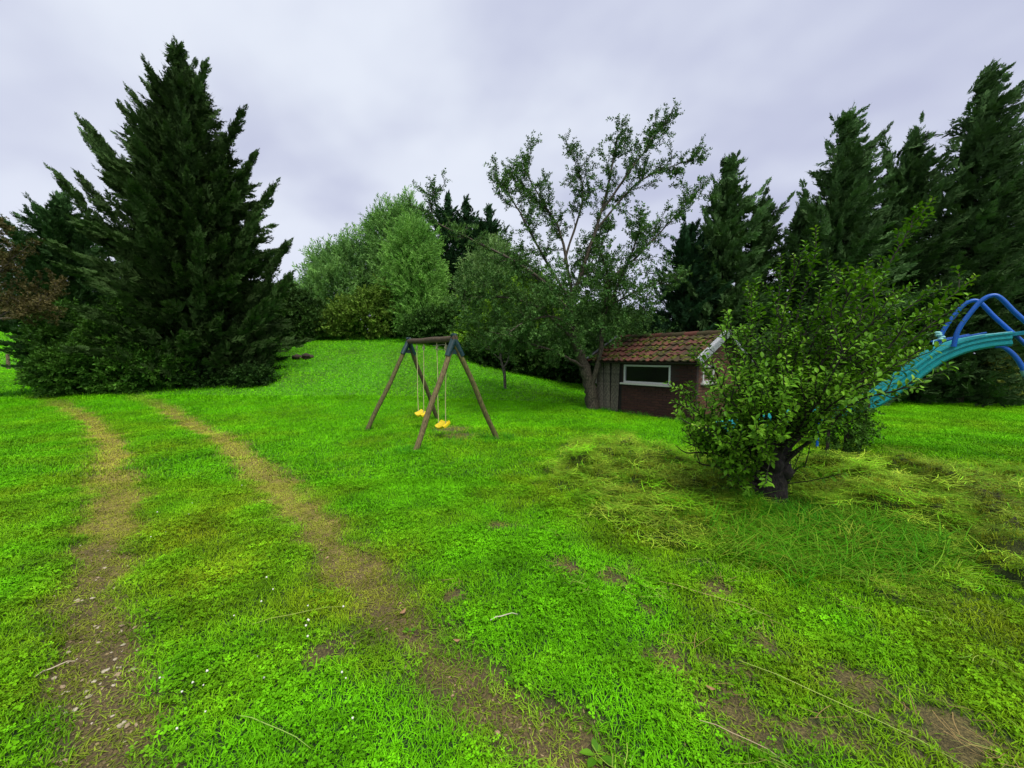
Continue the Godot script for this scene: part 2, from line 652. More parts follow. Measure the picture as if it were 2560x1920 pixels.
func broadleaf(called: String, label: String, at: Vector3, lobes: Array, count: int, kind: String, size: float, ca: Color, cb: Color, seed_: int, category := "tree", up := 0.5, trunk_r := 0.14, group := "") -> Node3D:
	rng.seed = seed_
	var o := thing(called, label, category, at, 0.0, group)
	var g := Geo.new()
	g.tint = Color(0.09, 0.075, 0.05)
	var top: Vector3 = lobes[0][0]
	for l in lobes:
		if l[0].y > top.y:
			top = l[0]
	if trunk_r > 0:
		var path := smooth_path([Vector3(0, -0.15, 0), Vector3(0.04, top.y * 0.35, 0.03), Vector3(top.x * 0.5, top.y * 0.7, top.z * 0.5), top], 3)
		g.tube(path, range(path.size()).map(func(i): return trunk_r * (1.0 - 0.8 * i / path.size())), 7)
		part("trunk", g, M.bark, o)
		for l in lobes:
			var gl := Geo.new()
			gl.tint = g.tint
			var e: Vector3 = l[0]
			var b := Vector3(top.x * 0.25, e.y * 0.35, top.z * 0.25)
			gl.tube(smooth_path([b, b.lerp(e, 0.5) + Vector3(0, 0.1 * e.y, 0), e + Vector3(0, l[1].y * 0.5, 0)], 3), [trunk_r * 0.6, trunk_r * 0.5, trunk_r * 0.4, trunk_r * 0.3, trunk_r * 0.25, trunk_r * 0.2, 0.01], 5)
			part("limb", gl, M.bark, o)
	var c := [Copies.new(), Copies.new()]
	var weight := []
	var sum := 0.0
	for l in lobes:
		sum += l[1].x * l[1].y + l[1].y * l[1].z + l[1].x * l[1].z
		weight.append(sum)
	for i in int(count * 2.2):
		var w := rng.randf() * sum
		var k := 0
		while weight[k] < w:
			k += 1
		var dir := rv()
		var r := pow(rng.randf(), 0.33)
		var ctr: Vector3 = lobes[k][0]
		var rad: Vector3 = lobes[k][1]
		var lump := noise_c.get_noise_3d(dir.x * 30.0 + k * 37.0 + seed_, dir.y * 30.0, dir.z * 30.0)
		var p: Vector3 = ctr + dir * rad * r * (0.90 + 0.50 * lump + (0.30 * rng.randf() if rng.randf() < 0.16 else 0.0))
		if p.y < 0.05:
			p.y = rng.randf_range(0.02, 0.4)
		var hid := false
		for j in lobes.size():
			if j != k and ((p - lobes[j][0]) / lobes[j][1]).length() < 0.62:
				hid = true
		if hid:
			continue
		var col := ca.lerp(cb, clampf(0.5 + lump * 0.9 + rng.randf_range(-0.35, 0.35), 0, 1)) * rng.randf_range(0.8, 1.2)
		c[i % 2].along(p, dir * 0.75 + Vector3.UP * up + rv() * 0.7, rv(), size * rng.randf_range(0.7, 1.3), col)
	for k in 2:
		o.add_child(tag(c[k].node("crown", S[kind][k], M.leaf), "", "", "", "stuff"), true)
	return o


# a limb given by its course, with side branches and twigs in leaf; the wood goes to g, the leaves to c
func leafy_limb(g: Geo, c: Array, path: Array, r0: float, r1: float, from_t: float, per_m: float, len0: float, len1: float, leaf_s: float, ca: Color, cb: Color, up := 0.3) -> void:
	var n := path.size()
	g.tube(path, range(n).map(func(i): return lerpf(r0, r1, i / float(n - 1)) * (1.0 + 0.10 * sin(i * 2.3))), 7)
	var total := 0.0
	for i in n - 1:
		total += path[i].distance_to(path[i + 1])
	var k := int(total * per_m)
	for j in k:
		var t := from_t + (1.0 - from_t) * (j + rng.randf()) / k
		var f := t * (n - 1)
		var i := mini(int(f), n - 2)
		var p: Vector3 = path[i].lerp(path[i + 1], f - i)
		var tan: Vector3 = (path[i + 1] - path[i]).normalized()
		var e := (tan * 0.7 + rv() * 0.9 + Vector3.UP * up).normalized()
		var l := rng.randf_range(len0, len1) * lerpf(1.0, 0.55, t)
		var bend := rv() * 0.25 + Vector3(0, 0.18 * signf(up), 0)
		var br := [p, p + e * l * 0.35 + bend * l * 0.10, p + e * l * 0.7 + bend * l * 0.35, p + (e + bend * 0.8) * l]
		g.tube(br, [0.013, 0.010, 0.007, 0.003], 4, false)
		leaf_run(c, br, 0.095, leaf_s, ca, cb)
		for s in 2:
			var tt := rng.randf_range(0.2, 0.9)
			var q: Vector3 = br[0].lerp(br[3], tt) + bend * l * 0.1
			var e2 := (e + rv() * 0.95 + Vector3.UP * up * 0.5).normalized()
			var l2 := l * rng.randf_range(0.25, 0.55)
			var b2 := [q, q + e2 * l2 * 0.5 + rv() * 0.03, q + e2 * l2]
			g.tube(b2, [0.007, 0.005, 0.002], 3, false)
			leaf_run(c, b2, 0.10, leaf_s, ca, cb)
	var end := path.slice(int(n * 0.7))
	leaf_run(c, end, 0.10, leaf_s, ca, cb)


func leaf_run(c: Array, pts: Array, step: float, s: float, ca: Color, cb: Color) -> void:
	for i in pts.size() - 1:
		var a: Vector3 = pts[i]
		var b: Vector3 = pts[i + 1]
		var m := maxi(1, int(a.distance_to(b) / step + rng.randf()))
		for k in m:
			var p := a.lerp(b, (k + rng.randf()) / m)
			c[rng.randi() % 2].along(p, (b - a).normalized() + rv() * 0.7, rv(), s * rng.randf_range(0.7, 1.25), ca.lerp(cb, rng.randf()) * rng.randf_range(0.75, 1.25))


# ---------------------------------------------------------------- sky
func sky_panorama() -> ImageTexture:
	var w := 768
	var h := 384
	var im := Image.create(w, h, false, Image.FORMAT_RGBAF)
	var f := FastNoiseLite.new()
	f.seed = 17
	f.frequency = 0.6
	f.fractal_octaves = 6
	f.fractal_gain = 0.5
	var f2 := FastNoiseLite.new()
	f2.seed = 5
	f2.frequency = 0.2
	f2.fractal_octaves = 3
	for j in h:
		var up := PI * (0.5 - (j + 0.5) / h)
		for i in w:
			var a := TAU * ((i + 0.5) / w - 0.5)
			var e := Vector3(sin(a) * cos(up), sin(up), -cos(a) * cos(up))
			var y := maxf(e.y, 0.0) + 0.22
			var p := Vector2(e.x, e.z) / y * 1.5
			var q := Vector2(p.x * 0.80 + p.y * 0.5, (p.y * 0.85 - p.x * 0.5) * 1.25)
			var n := f.get_noise_2d(q.x + 3.0, q.y) * 0.85 + f2.get_noise_2d(p.x, p.y + 9.0) * 0.6
			var t := clampf(0.55 + n * 0.9 + 0.22 * e.x, 0.0, 1.0)
			var c := Color(0.465, 0.495, 0.660).lerp(Color(0.71, 0.755, 0.855), smoothstep(0.0, 1.0, t))
			c = c.lerp(Color(0.58, 0.61, 0.79), 0.35 * (1.0 - smoothstep(0.0, 0.5, e.y)))
			im.set_pixel(i, j, Color(c.r, c.g, c.b, 1.0))
	return ImageTexture.create_from_image(im)


# ---------------------------------------------------------------- setting
func build_ground() -> void:
	var xs := PackedFloat32Array()
	var zs := PackedFloat32Array()
	var x := -500.0
	while x < 500.0:
		xs.append(x)
		var a := absf(x + 0.5)
		x += 0.055 if a < 7.5 else 0.13 if a < 14.0 else 0.5 if a < 40.0 else 3.0 if a < 100.0 else 40.0
	var d := -60.0
	while d < 500.0:
		zs.append(d)
		d += 6.0 if d < -10.0 else 0.5 if d < -1.2 else 0.055 if d < 6.5 else 0.11 if d < 15.0 else 0.4 if d < 40.0 else 2.0 if d < 90.0 else 40.0
	var nx := xs.size()
	var nz := zs.size()
	var v := PackedVector3Array()
	var c := PackedColorArray()
	var ruts := PackedFloat32Array()
	v.resize(nx * nz)
	c.resize(nx * nz)
	ruts.resize(nx * nz)
	for j in nz:
		var dd := zs[j]
		for i in nx:
			var xx := xs[i]
			var k := j * nx + i
			v[k] = Vector3(xx, land(xx, dd), -dd)
			var r := rut(xx, dd)
			ruts[k] = r
			var col := Color(0.115, 0.42, 0.004)
			if dd < 45.0 and absf(xx) < 45.0:
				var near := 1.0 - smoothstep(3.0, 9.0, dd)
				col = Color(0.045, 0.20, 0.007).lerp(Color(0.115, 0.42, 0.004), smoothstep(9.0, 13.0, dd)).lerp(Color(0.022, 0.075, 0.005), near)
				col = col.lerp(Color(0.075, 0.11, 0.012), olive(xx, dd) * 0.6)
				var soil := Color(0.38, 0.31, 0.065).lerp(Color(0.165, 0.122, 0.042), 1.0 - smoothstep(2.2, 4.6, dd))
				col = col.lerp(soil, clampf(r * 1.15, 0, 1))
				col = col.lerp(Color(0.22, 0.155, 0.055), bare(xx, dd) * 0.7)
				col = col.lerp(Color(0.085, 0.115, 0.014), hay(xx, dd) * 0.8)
				col = col.lerp(Color(0.045, 0.032, 0.014), windrow(xx, dd) * 0.8)
				var m := 1.0 + noise_b.get_noise_2d(xx * 130.0, dd * 130.0) * 0.6
				col = Color(col.r * m, col.g * m, col.b * m)
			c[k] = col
	var nrm := PackedVector3Array()
	nrm.resize(nx * nz)
	for j in nz:
		for i in nx:
			var l := v[j * nx + maxi(i - 1, 0)]
			var rr := v[j * nx + mini(i + 1, nx - 1)]
			var b := v[maxi(j - 1, 0) * nx + i]
			var f := v[mini(j + 1, nz - 1) * nx + i]
			nrm[j * nx + i] = (rr - l).cross(f - b).normalized()
	var idx := [PackedInt32Array(), PackedInt32Array(), PackedInt32Array()]
	for j in nz - 1:
		for i in nx - 1:
			var k := j * nx + i
			var which := 0
			if ruts[k] > 0.45:
				var p := Vector2(xs[i], zs[j])
				which = 1 if off_line(p, RUT_A) < off_line(p, RUT_B) else 2
			idx[which].append_array(PackedInt32Array([k, k + nx, k + 1, k + 1, k + nx, k + nx + 1]))
	for k in 3:
		var a := []
		a.resize(Mesh.ARRAY_MAX)
		a[Mesh.ARRAY_VERTEX] = v
		a[Mesh.ARRAY_NORMAL] = nrm
		a[Mesh.ARRAY_COLOR] = c
		a[Mesh.ARRAY_INDEX] = idx[k]
		if k > 0:   # keep only the used vertices
			var map := {}
			var vv := PackedVector3Array()
			var nn := PackedVector3Array()
			var cc := PackedColorArray()
			var ii := PackedInt32Array()
			for q in idx[k]:
				if not map.has(q):
					map[q] = vv.size()
					vv.append(v[q])
					nn.append(nrm[q])
					cc.append(c[q])
				ii.append(map[q])
			a[Mesh.ARRAY_VERTEX] = vv
			a[Mesh.ARRAY_NORMAL] = nn
			a[Mesh.ARRAY_COLOR] = cc
			a[Mesh.ARRAY_INDEX] = ii
		var m := ArrayMesh.new()
		m.add_surface_from_arrays(Mesh.PRIMITIVE_TRIANGLES, a)
		var o := part(["ground", "wheel_rut", "wheel_rut"][k], m, M.soil, self)
		tag(o, ["green garden ground rising to a grassy mound behind the swings", "left brown wheel rut worn into the grass", "right brown wheel rut running to the bottom centre of the grass"][k], ["ground", "track", "track"][k], "", "structure")


func sow(copies: Array, x0: float, x1: float, d0: float, d1: float, cone: float, cell: float, f: Callable) -> void:
	var d := d0
	while d < d1:
		var x := maxf(x0, -cone * d - 1.2)
		var xe := minf(x1, cone * d + 1.2)
		while x < xe:
			f.call(copies, x + rng.randf() * cell, d + rng.randf() * cell)
			x += cell
		d += cell


func lawn_tuft(copies: Array, x: float, d: float, s: float, kind := 0) -> void:
	var r := rut(x, d)
	var b := bare(x, d)
	var hy := hay(x, d)
	if rng.randf() < r * lerpf(0.54, 0.38, smoothstep(2.0, 6.0, d)) or rng.randf() < b * 0.85:
		return
	if kind == 1:
		if rng.randf() > 0.42 - 0.4 * smoothstep(2.5, 6.5, d) + 1.1 * noise_b.get_noise_2d(x * 26.0 + 500.0, d * 26.0) or rng.randf() < hy or rng.randf() < r * 1.6:
			return
	if (x > 2.6 and x < 4.9 and d > 9.8 and d < 12.4 and (x - 2.62) * 0.787 + (d - 12.3) * 0.617 > -0.05 and (x - 2.62) * 0.617 - (d - 12.3) * 0.787 > 0):
		return
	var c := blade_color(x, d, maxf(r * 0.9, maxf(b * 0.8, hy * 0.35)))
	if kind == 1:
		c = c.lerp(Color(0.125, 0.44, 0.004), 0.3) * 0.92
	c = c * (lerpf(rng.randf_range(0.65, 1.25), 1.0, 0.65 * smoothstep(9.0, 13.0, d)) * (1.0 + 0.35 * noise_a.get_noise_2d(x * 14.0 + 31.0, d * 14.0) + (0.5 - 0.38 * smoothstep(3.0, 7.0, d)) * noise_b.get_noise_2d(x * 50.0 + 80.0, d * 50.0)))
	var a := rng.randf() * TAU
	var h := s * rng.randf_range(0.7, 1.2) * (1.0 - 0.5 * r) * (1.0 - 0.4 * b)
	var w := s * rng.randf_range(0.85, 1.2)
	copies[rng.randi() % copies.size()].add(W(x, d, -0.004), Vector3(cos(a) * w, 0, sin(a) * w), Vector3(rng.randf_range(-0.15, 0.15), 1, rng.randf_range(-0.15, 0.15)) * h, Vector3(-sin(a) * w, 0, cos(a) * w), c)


func stuff(called: String, label: String, category: String, copies: Array, meshes: Array, m: Material) -> void:
	var o := thing(called, label, category)
	o.set_meta("kind", "stuff")
	for k in copies.size():
		if copies[k].b.size():
			o.add_child(tag(copies[k].node(called, meshes[k], m), "", "", "", "stuff"), true)


func build_grass() -> void:
	rng.seed = 77
	var m1 := [tuft(16, 0.055, 0.022, 0.055, 0.0045, 0.7, 1, 3), tuft(16, 0.06, 0.022, 0.06, 0.005, 0.9, 2, 3), tuft(14, 0.06, 0.02, 0.05, 0.006, 0.8, 3, 3)]
	var m2 := [clover_mesh(12, 0.075, 0.0095, 4), clover_mesh(9, 0.075, 0.0145, 5)]
	var m3 := [tuft(13, 0.11, 0.035, 0.075, 0.009, 0.7, 6, 2), tuft(13, 0.12, 0.035, 0.08, 0.010, 0.9, 7, 2)]
	var m4 := [tuft(12, 0.24, 0.05, 0.11, 0.024, 0.7, 8, 2), tuft(12, 0.26, 0.05, 0.12, 0.026, 0.9, 9, 2)]
	var near := [Copies.new(), Copies.new(), Copies.new()]
	var clov := [Copies.new(), Copies.new()]
	var mid := [Copies.new(), Copies.new()]
	var far := [Copies.new(), Copies.new()]
	sow(near, -9, 9, 0.3, 5.2, 1.45, 0.036, func(c, x, d): lawn_tuft(c, x, d, 1.0))
	sow(clov, -9, 9, 0.3, 7.5, 1.45, 0.047, func(c, x, d): lawn_tuft(c, x, d, 1.0, 1))
	sow(mid, -20, 20, 5.0, 13.0, 1.45, 0.062, func(c, x, d): lawn_tuft(c, x, d, 1.0))
	sow(far, -40, 22, 12.6, 34.0, 1.45, 0.12, func(c, x, d): lawn_tuft(c, x, d, 0.75))
	sow(far, -110, -24, 34.0, 70.0, 1.6, 0.5, func(c, x, d): lawn_tuft(c, x, d, 2.4))
	stuff("lawn_grass", "short bright green lawn grass growing all over the garden", "grass", near + mid + far, m1 + m3 + m4, M.grass)
	stuff("clover", "small round clover leaves growing between the lawn grass", "clover", clov, m2, M.grass)
	# cut grass left lying
	var hc := [Copies.new(), Copies.new(), Copies.new()]
	var hm := [hay_mesh(20, 21), hay_mesh(22, 22), hay_mesh(24, 23)]
	sow(hc, -0.6, 8.5, 1.2, 8.6, 1.6, 0.052, func(c, x, d):
		var hy := hay(x, d)
		if rng.randf() < hy * 0.75:
			var lush := noise_b.get_noise_2d(x * 45.0, d * 45.0 + 300.0)
			var col := Color(0.34, 0.47, 0.040).lerp(Color(0.15, 0.38, 0.007), clampf(0.45 + lush * 1.3, 0, 1)) * (rng.randf_range(0.4, 1.3) * clampf(1.0 + 1.3 * noise_b.get_noise_2d(x * 75.0 + 20.0, d * 75.0), 0.25, 1.7))
			col = col.lerp(Color(0.07, 0.05, 0.02), windrow(x, d) * 0.6)
			var a := rng.randf_range(-0.7, 0.7) + noise_b.get_noise_2d(x * 12.0, d * 12.0) * 2.0
			var s := rng.randf_range(0.8, 1.35) * lerpf(0.6, 1.0, smoothstep(2.5, 4.0, d))
			c[rng.randi() % 3].add(W(x, d, 0.010 + 0.05 * rng.randf() * rng.randf() * hy), Vector3(cos(a), rng.randf_range(-0.15, 0.15), sin(a)) * s, Vector3(rng.randf_range(-0.2, 0.2), 1, rng.randf_range(-0.2, 0.2)) * s, Vector3(-sin(a), rng.randf_range(-0.15, 0.15), cos(a)) * s, col))
	stuff("cut_grass", "half dry yellow green cut grass lying around the leafy shrub", "cut grass", hc, hm, M.straw)
	# scattered stalks on the lawn right of the track
	var sc := [Copies.new(), Copies.new()]
	sow(sc, -1.0, 5.0, 0.9, 5.0, 1.5, 0.10, func(c, x, d):
		if rng.randf() < maxf(0.07 * smoothstep(-0.6, 0.8, x - 0.3), 0.22 * bare(x, d)):
			var a := rng.randf() * TAU
			c[rng.randi() % 2].add(W(x, d, 0.035), Vector3(cos(a), 0, sin(a)) * 0.65, Vector3.UP * 0.6, Vector3(-sin(a), 0, cos(a)) * 0.65, Color(0.27, 0.36, 0.06).lerp(Color(0.30, 0.21, 0.08), minf(1.0, bare(x, d) * 2.0)) * rng.randf_range(0.6, 1.2)))
	stuff("loose_stalks", "single pale grass stalks strewn over the lawn at the right", "grass stalks", sc, [hay_mesh(4, 31), hay_mesh(5, 32)], M.straw)
	# long leaning grass in front of the shrub and unmown edges
	var lc := [Copies.new(), Copies.new()]
	var lm := [tuft(14, 0.07, 0.16, 0.38, 0.006, 1.0, 41, 5), tuft(14, 0.08, 0.14, 0.36, 0.007, 1.2, 42, 5)]
	sow(lc, 0.6, 5.0, 2.2, 6.0, 1.6, 0.075, func(c, x, d):
		if rng.randf() < long_grass(x, d) * 0.9:
			var a := rng.randf() * TAU
			var s := rng.randf_range(0.6, 1.15)
			c[rng.randi() % 2].add(W(x, d), Vector3(cos(a), 0, sin(a)) * s, Vector3(rng.randf_range(-0.1, 0.9), 0.8, rng.randf_range(-0.3, 0.4)) * s, Vector3(-sin(a), 0, cos(a)) * s, Color(0.055, 0.25, 0.004).lerp(Color(0.24, 0.32, 0.03), pow(rng.randf(), 3.0)) * rng.randf_range(0.7, 1.2)))
	stuff("long_grass", "long dark green grass leaning over in front of the shrub stump", "long grass", lc, lm, M.grass)
	var ec := [Copies.new(), Copies.new()]
	for e in [[Vector2(-1.76, 6.83), 0.35, 26], [Vector2(-0.24, 7.89), 0.35, 30], [Vector2(-3.4, 8.92), 0.25, 14], [Vector2(-1.94, 10.48), 0.25, 14], [Vector2(-0.9, 7.6), 0.6, 26], [Vector2(2.45, 12.1), 0.6, 40], [Vector2(3.0, 11.7), 0.4, 30], [Vector2(3.6, 10.9), 0.35, 30], [Vector2(4.2, 10.1), 0.35, 30], [Vector2(5.2, 5.9), 0.4, 30], [Vector2(-0.3, 15.0), 0.4, 16], [Vector2(2.9, 4.15), 0.36, 130], [Vector2(2.8, 3.9), 0.5, 90]]:
		for k in e[2]:
			var a := rng.randf() * TAU
			var p: Vector2 = e[0] + Vector2(cos(a), sin(a)) * e[1] * sqrt(rng.randf())
			var s := rng.randf_range(0.35, 0.8)
			ec[k % 2].add(W(p.x, p.y), Vector3(cos(a), 0, sin(a)) * s, Vector3.UP * s, Vector3(-sin(a), 0, cos(a)) * s, Color(0.06, 0.30, 0.01) * rng.randf_range(0.7, 1.2))
	for k in 900:   # rough grass along the foot of the hedges and bushes
		var t := rng.randf()
		var p := Vector2(lerpf(4.6, 17.0, t), 13.2 + rng.randf() * 0.9) if k % 3 == 0 else Vector2(lerpf(-18.5, -8.8, t), 13.0 + 1.6 * t + rng.randf()) if k % 3 == 1 else Vector2(lerpf(-13.0, 4.5, t), lerpf(23.0, 18.4, t) + rng.randf() * 1.5)
		var a := rng.randf() * TAU
		var s := rng.randf_range(0.6, 1.5)
		ec[k % 2].add(W(p.x, p.y), Vector3(cos(a), 0, sin(a)) * s, Vector3.UP * s, Vector3(-sin(a), 0, cos(a)) * s, Color(0.05, 0.24, 0.01) * rng.randf_range(0.5, 1.2))
	stuff("uncut_grass", "taller uncut grass left around posts, walls and bushes", "uncut grass", ec, lm, M.grass)


# ---------------------------------------------------------------- garden things
func build_swing() -> void:
	var feet := [Vector2(-1.76, 6.83), Vector2(-0.24, 7.89), Vector2(-3.4, 8.92), Vector2(-1.94, 10.48)]
	var near := Vector3(-1.09, 2.0, -7.44)
	var far := Vector3(-2.55, 2.04, -9.77)
	var o := thing("swing_set", "weathered round timber swing frame with dark teal metal corner brackets", "swing frame", Vector3(-1.82, 0, -8.6))
	var off := -o.position
	var along := (near - far).normalized()
	var g := Geo.new()
	g.tint = Color(0.10, 0.07, 0.035)
	var beam := []
	for i in 9:
		beam.append(far.lerp(near, i / 8.0 * 1.04 - 0.02) + Vector3(0, sin(i * 1.7) * 0.006, 0) + off)
	g.tube(beam, [0.062, 0.063, 0.061, 0.064, 0.062, 0.063, 0.061, 0.063, 0.062], 12)
	part("top_beam", g, M.wood, o)
	for k in 4:
		var f: Vector3 = W(feet[k].x, feet[k].y, -0.15)
		var top := (near if k < 2 else far) + Vector3(0, -0.03, 0)
		var gl := Geo.new()
		gl.tint = [Color(0.24, 0.185, 0.075), Color(0.165, 0.155, 0.042), Color(0.15, 0.135, 0.04), Color(0.11, 0.10, 0.035)][k]
		var pts := []
		var cross := (top - f).cross(along).normalized()
		for i in 13:
			pts.append(f.lerp(top, i / 12.0) + cross * sin(i * 0.9 + k) * 0.008 + along * cos(i * 0.7 + k) * 0.006 + off)
		gl.tube(pts, [0.052, 0.053, 0.051, 0.052, 0.053, 0.051, 0.052, 0.051, 0.050, 0.050, 0.051, 0.050, 0.049], 12)
		part("leg", gl, M.wood, o)
	for e in 2:   # folded metal corner: a sleeve on each leg, a plate across and a peak
		var top: Vector3 = near if e == 0 else far
		var a: Vector3 = W(feet[e * 2].x, feet[e * 2].y)
		var b: Vector3 = W(feet[e * 2 + 1].x, feet[e * 2 + 1].y)
		var gb := Geo.new()
		gb.tint = Color(0.008, 0.045, 0.048)
		for f in [a, b]:
			var dir: Vector3 = (f - top).normalized()
			gb.tube([top + dir * 0.02 + off, top + dir * 0.20 + off, top + dir * 0.36 + off], [0.062, 0.0605, 0.059], 12)
			gb.tube([top - dir * 0.10 + off, top + dir * 0.03 + off], [0.036, 0.058], 10)
			for q in 2:
				gb.ball(top + dir * (0.12 + 0.14 * q) + along * (0.062 if e == 0 else -0.062) + off, Vector3(0.012, 0.012, 0.012), 4, 6)
		var wa := top + (a - top).normalized() * 0.27
		var wb := top + (b - top).normalized() * 0.27
		gb.box((wa + wb) / 2 + off, Vector3(wa.distance_to(wb), 0.09, 0.012), Basis((wb - wa).normalized(), Vector3.UP, (wb - wa).normalized().cross(Vector3.UP)).orthonormalized())
		part("corner_bracket", gb, M.metal, o)
	# two seats on ropes
	for k in 2:
		var t := 0.235 if k == 0 else 0.70
		var at := near.lerp(far, t)
		var hgt: float = [0.27, 0.36][k]
		var s := thing("rope_swing", ["yellow plastic swing hanging on ropes, the nearer one, tilted beside the crossing legs", "yellow plastic swing hanging on ropes, the farther one, half hidden by a leg"][k], "swing", Vector3(at.x, 0, at.z), 0.0, "yellow swings")
		var off2 := -s.position
		var u := (far - near)
		u.y = 0
		u = u.normalized()
		var side := u.cross(Vector3.UP)
		var gs := Geo.new()
		gs.tint = Color(0.95, 0.72, 0.010)
		var rings := []
		var tilt: float = [0.12, 0.02][k]
		var roll: float = [0.62, 0.42][k]
		for i in 15:
			var q := i / 14.0 * 2 - 1
			var lift := 0.055 * pow(absf(q), 2.2) - (0.045 * smoothstep(0.82, 1.0, absf(q)))
			var wid := 0.105 - 0.03 * pow(absf(q), 6.0)
			var ctr := Vector3(0, hgt + lift - q * tilt * 0.22 + land(at.x, -at.z), 0) + u * q * 0.245
			var ring := []
			for w in [[-1.0, 0.0], [-0.96, 0.012], [-0.5, 0.004], [0.5, 0.004], [0.96, 0.012], [1.0, 0.0], [0.97, -0.030], [0.85, -0.034], [-0.85, -0.034], [-0.97, -0.030]]:
				ring.append(ctr + side * signf(side.z) * (w[0] * wid * cos(roll) + w[1] * sin(roll)) + Vector3(0, w[1] * cos(roll) - w[0] * wid * sin(roll), 0))
			rings.append(ring)
		gs.loft(rings)
		part("seat", gs, M.plastic, s)
		for e in [-1.0, 1.0]:
			var top: Vector3 = near.lerp(far, t + e * 0.085)
			var low = Vector3(0, hgt + 0.02 - e * tilt * 0.2 + land(at.x, -at.z), 0) + u * e * 0.19
			var gr := Geo.new()
			gr.tint = Color(0.50, 0.47, 0.22)
			var p0 := top + Vector3(0, -0.06, 0) + off2
			var p1 := top + Vector3(0, -0.17, 0) + off2
			gr.tube([p0, p1, p1.lerp(low, 0.33) + side * 0.006, p1.lerp(low, 0.66) - side * 0.005, low], [0.0085], 6)
			part("rope", gr, M.rope, s)
			var gk := Geo.new()
			gk.tint = Color(0.42, 0.40, 0.22)
			gk.ball(p1, Vector3(0.026, 0.04, 0.026), 6, 8, Basis(), 0.4, int(k * 3 + e + 5))
			gk.ball(p1 + Vector3(0.015, 0.035, 0.01), Vector3(0.018, 0.03, 0.02), 5, 7, Basis(), 0.4, int(k * 3 + e + 9))
			gk.tube([p1, p1 + Vector3(0.03, -0.05, 0.02), p1 + Vector3(0.05, -0.04, 0.03)], [0.006], 4)
			part("knot", gk, M.rope, s)
	var gt := Geo.new()
	gt.tint = Color(0.35, 0.34, 0.22)
	var y0 := near.lerp(far, 0.40) + Vector3(0, -0.12, 0)
	gt.tube([y0 + off, y0.lerp(near, 0.5) + Vector3(0, -0.04, 0) + off, near + Vector3(0.02, -0.18, 0) + off], [0.006], 4)
	gt.tube([y0 + Vector3(0, -0.06, 0) + off, y0.lerp(near, 0.6) + Vector3(0, -0.16, 0) + off, near + Vector3(-0.03, -0.30, 0) + off], [0.005], 4)
	part("tie_string", gt, M.rope, o)


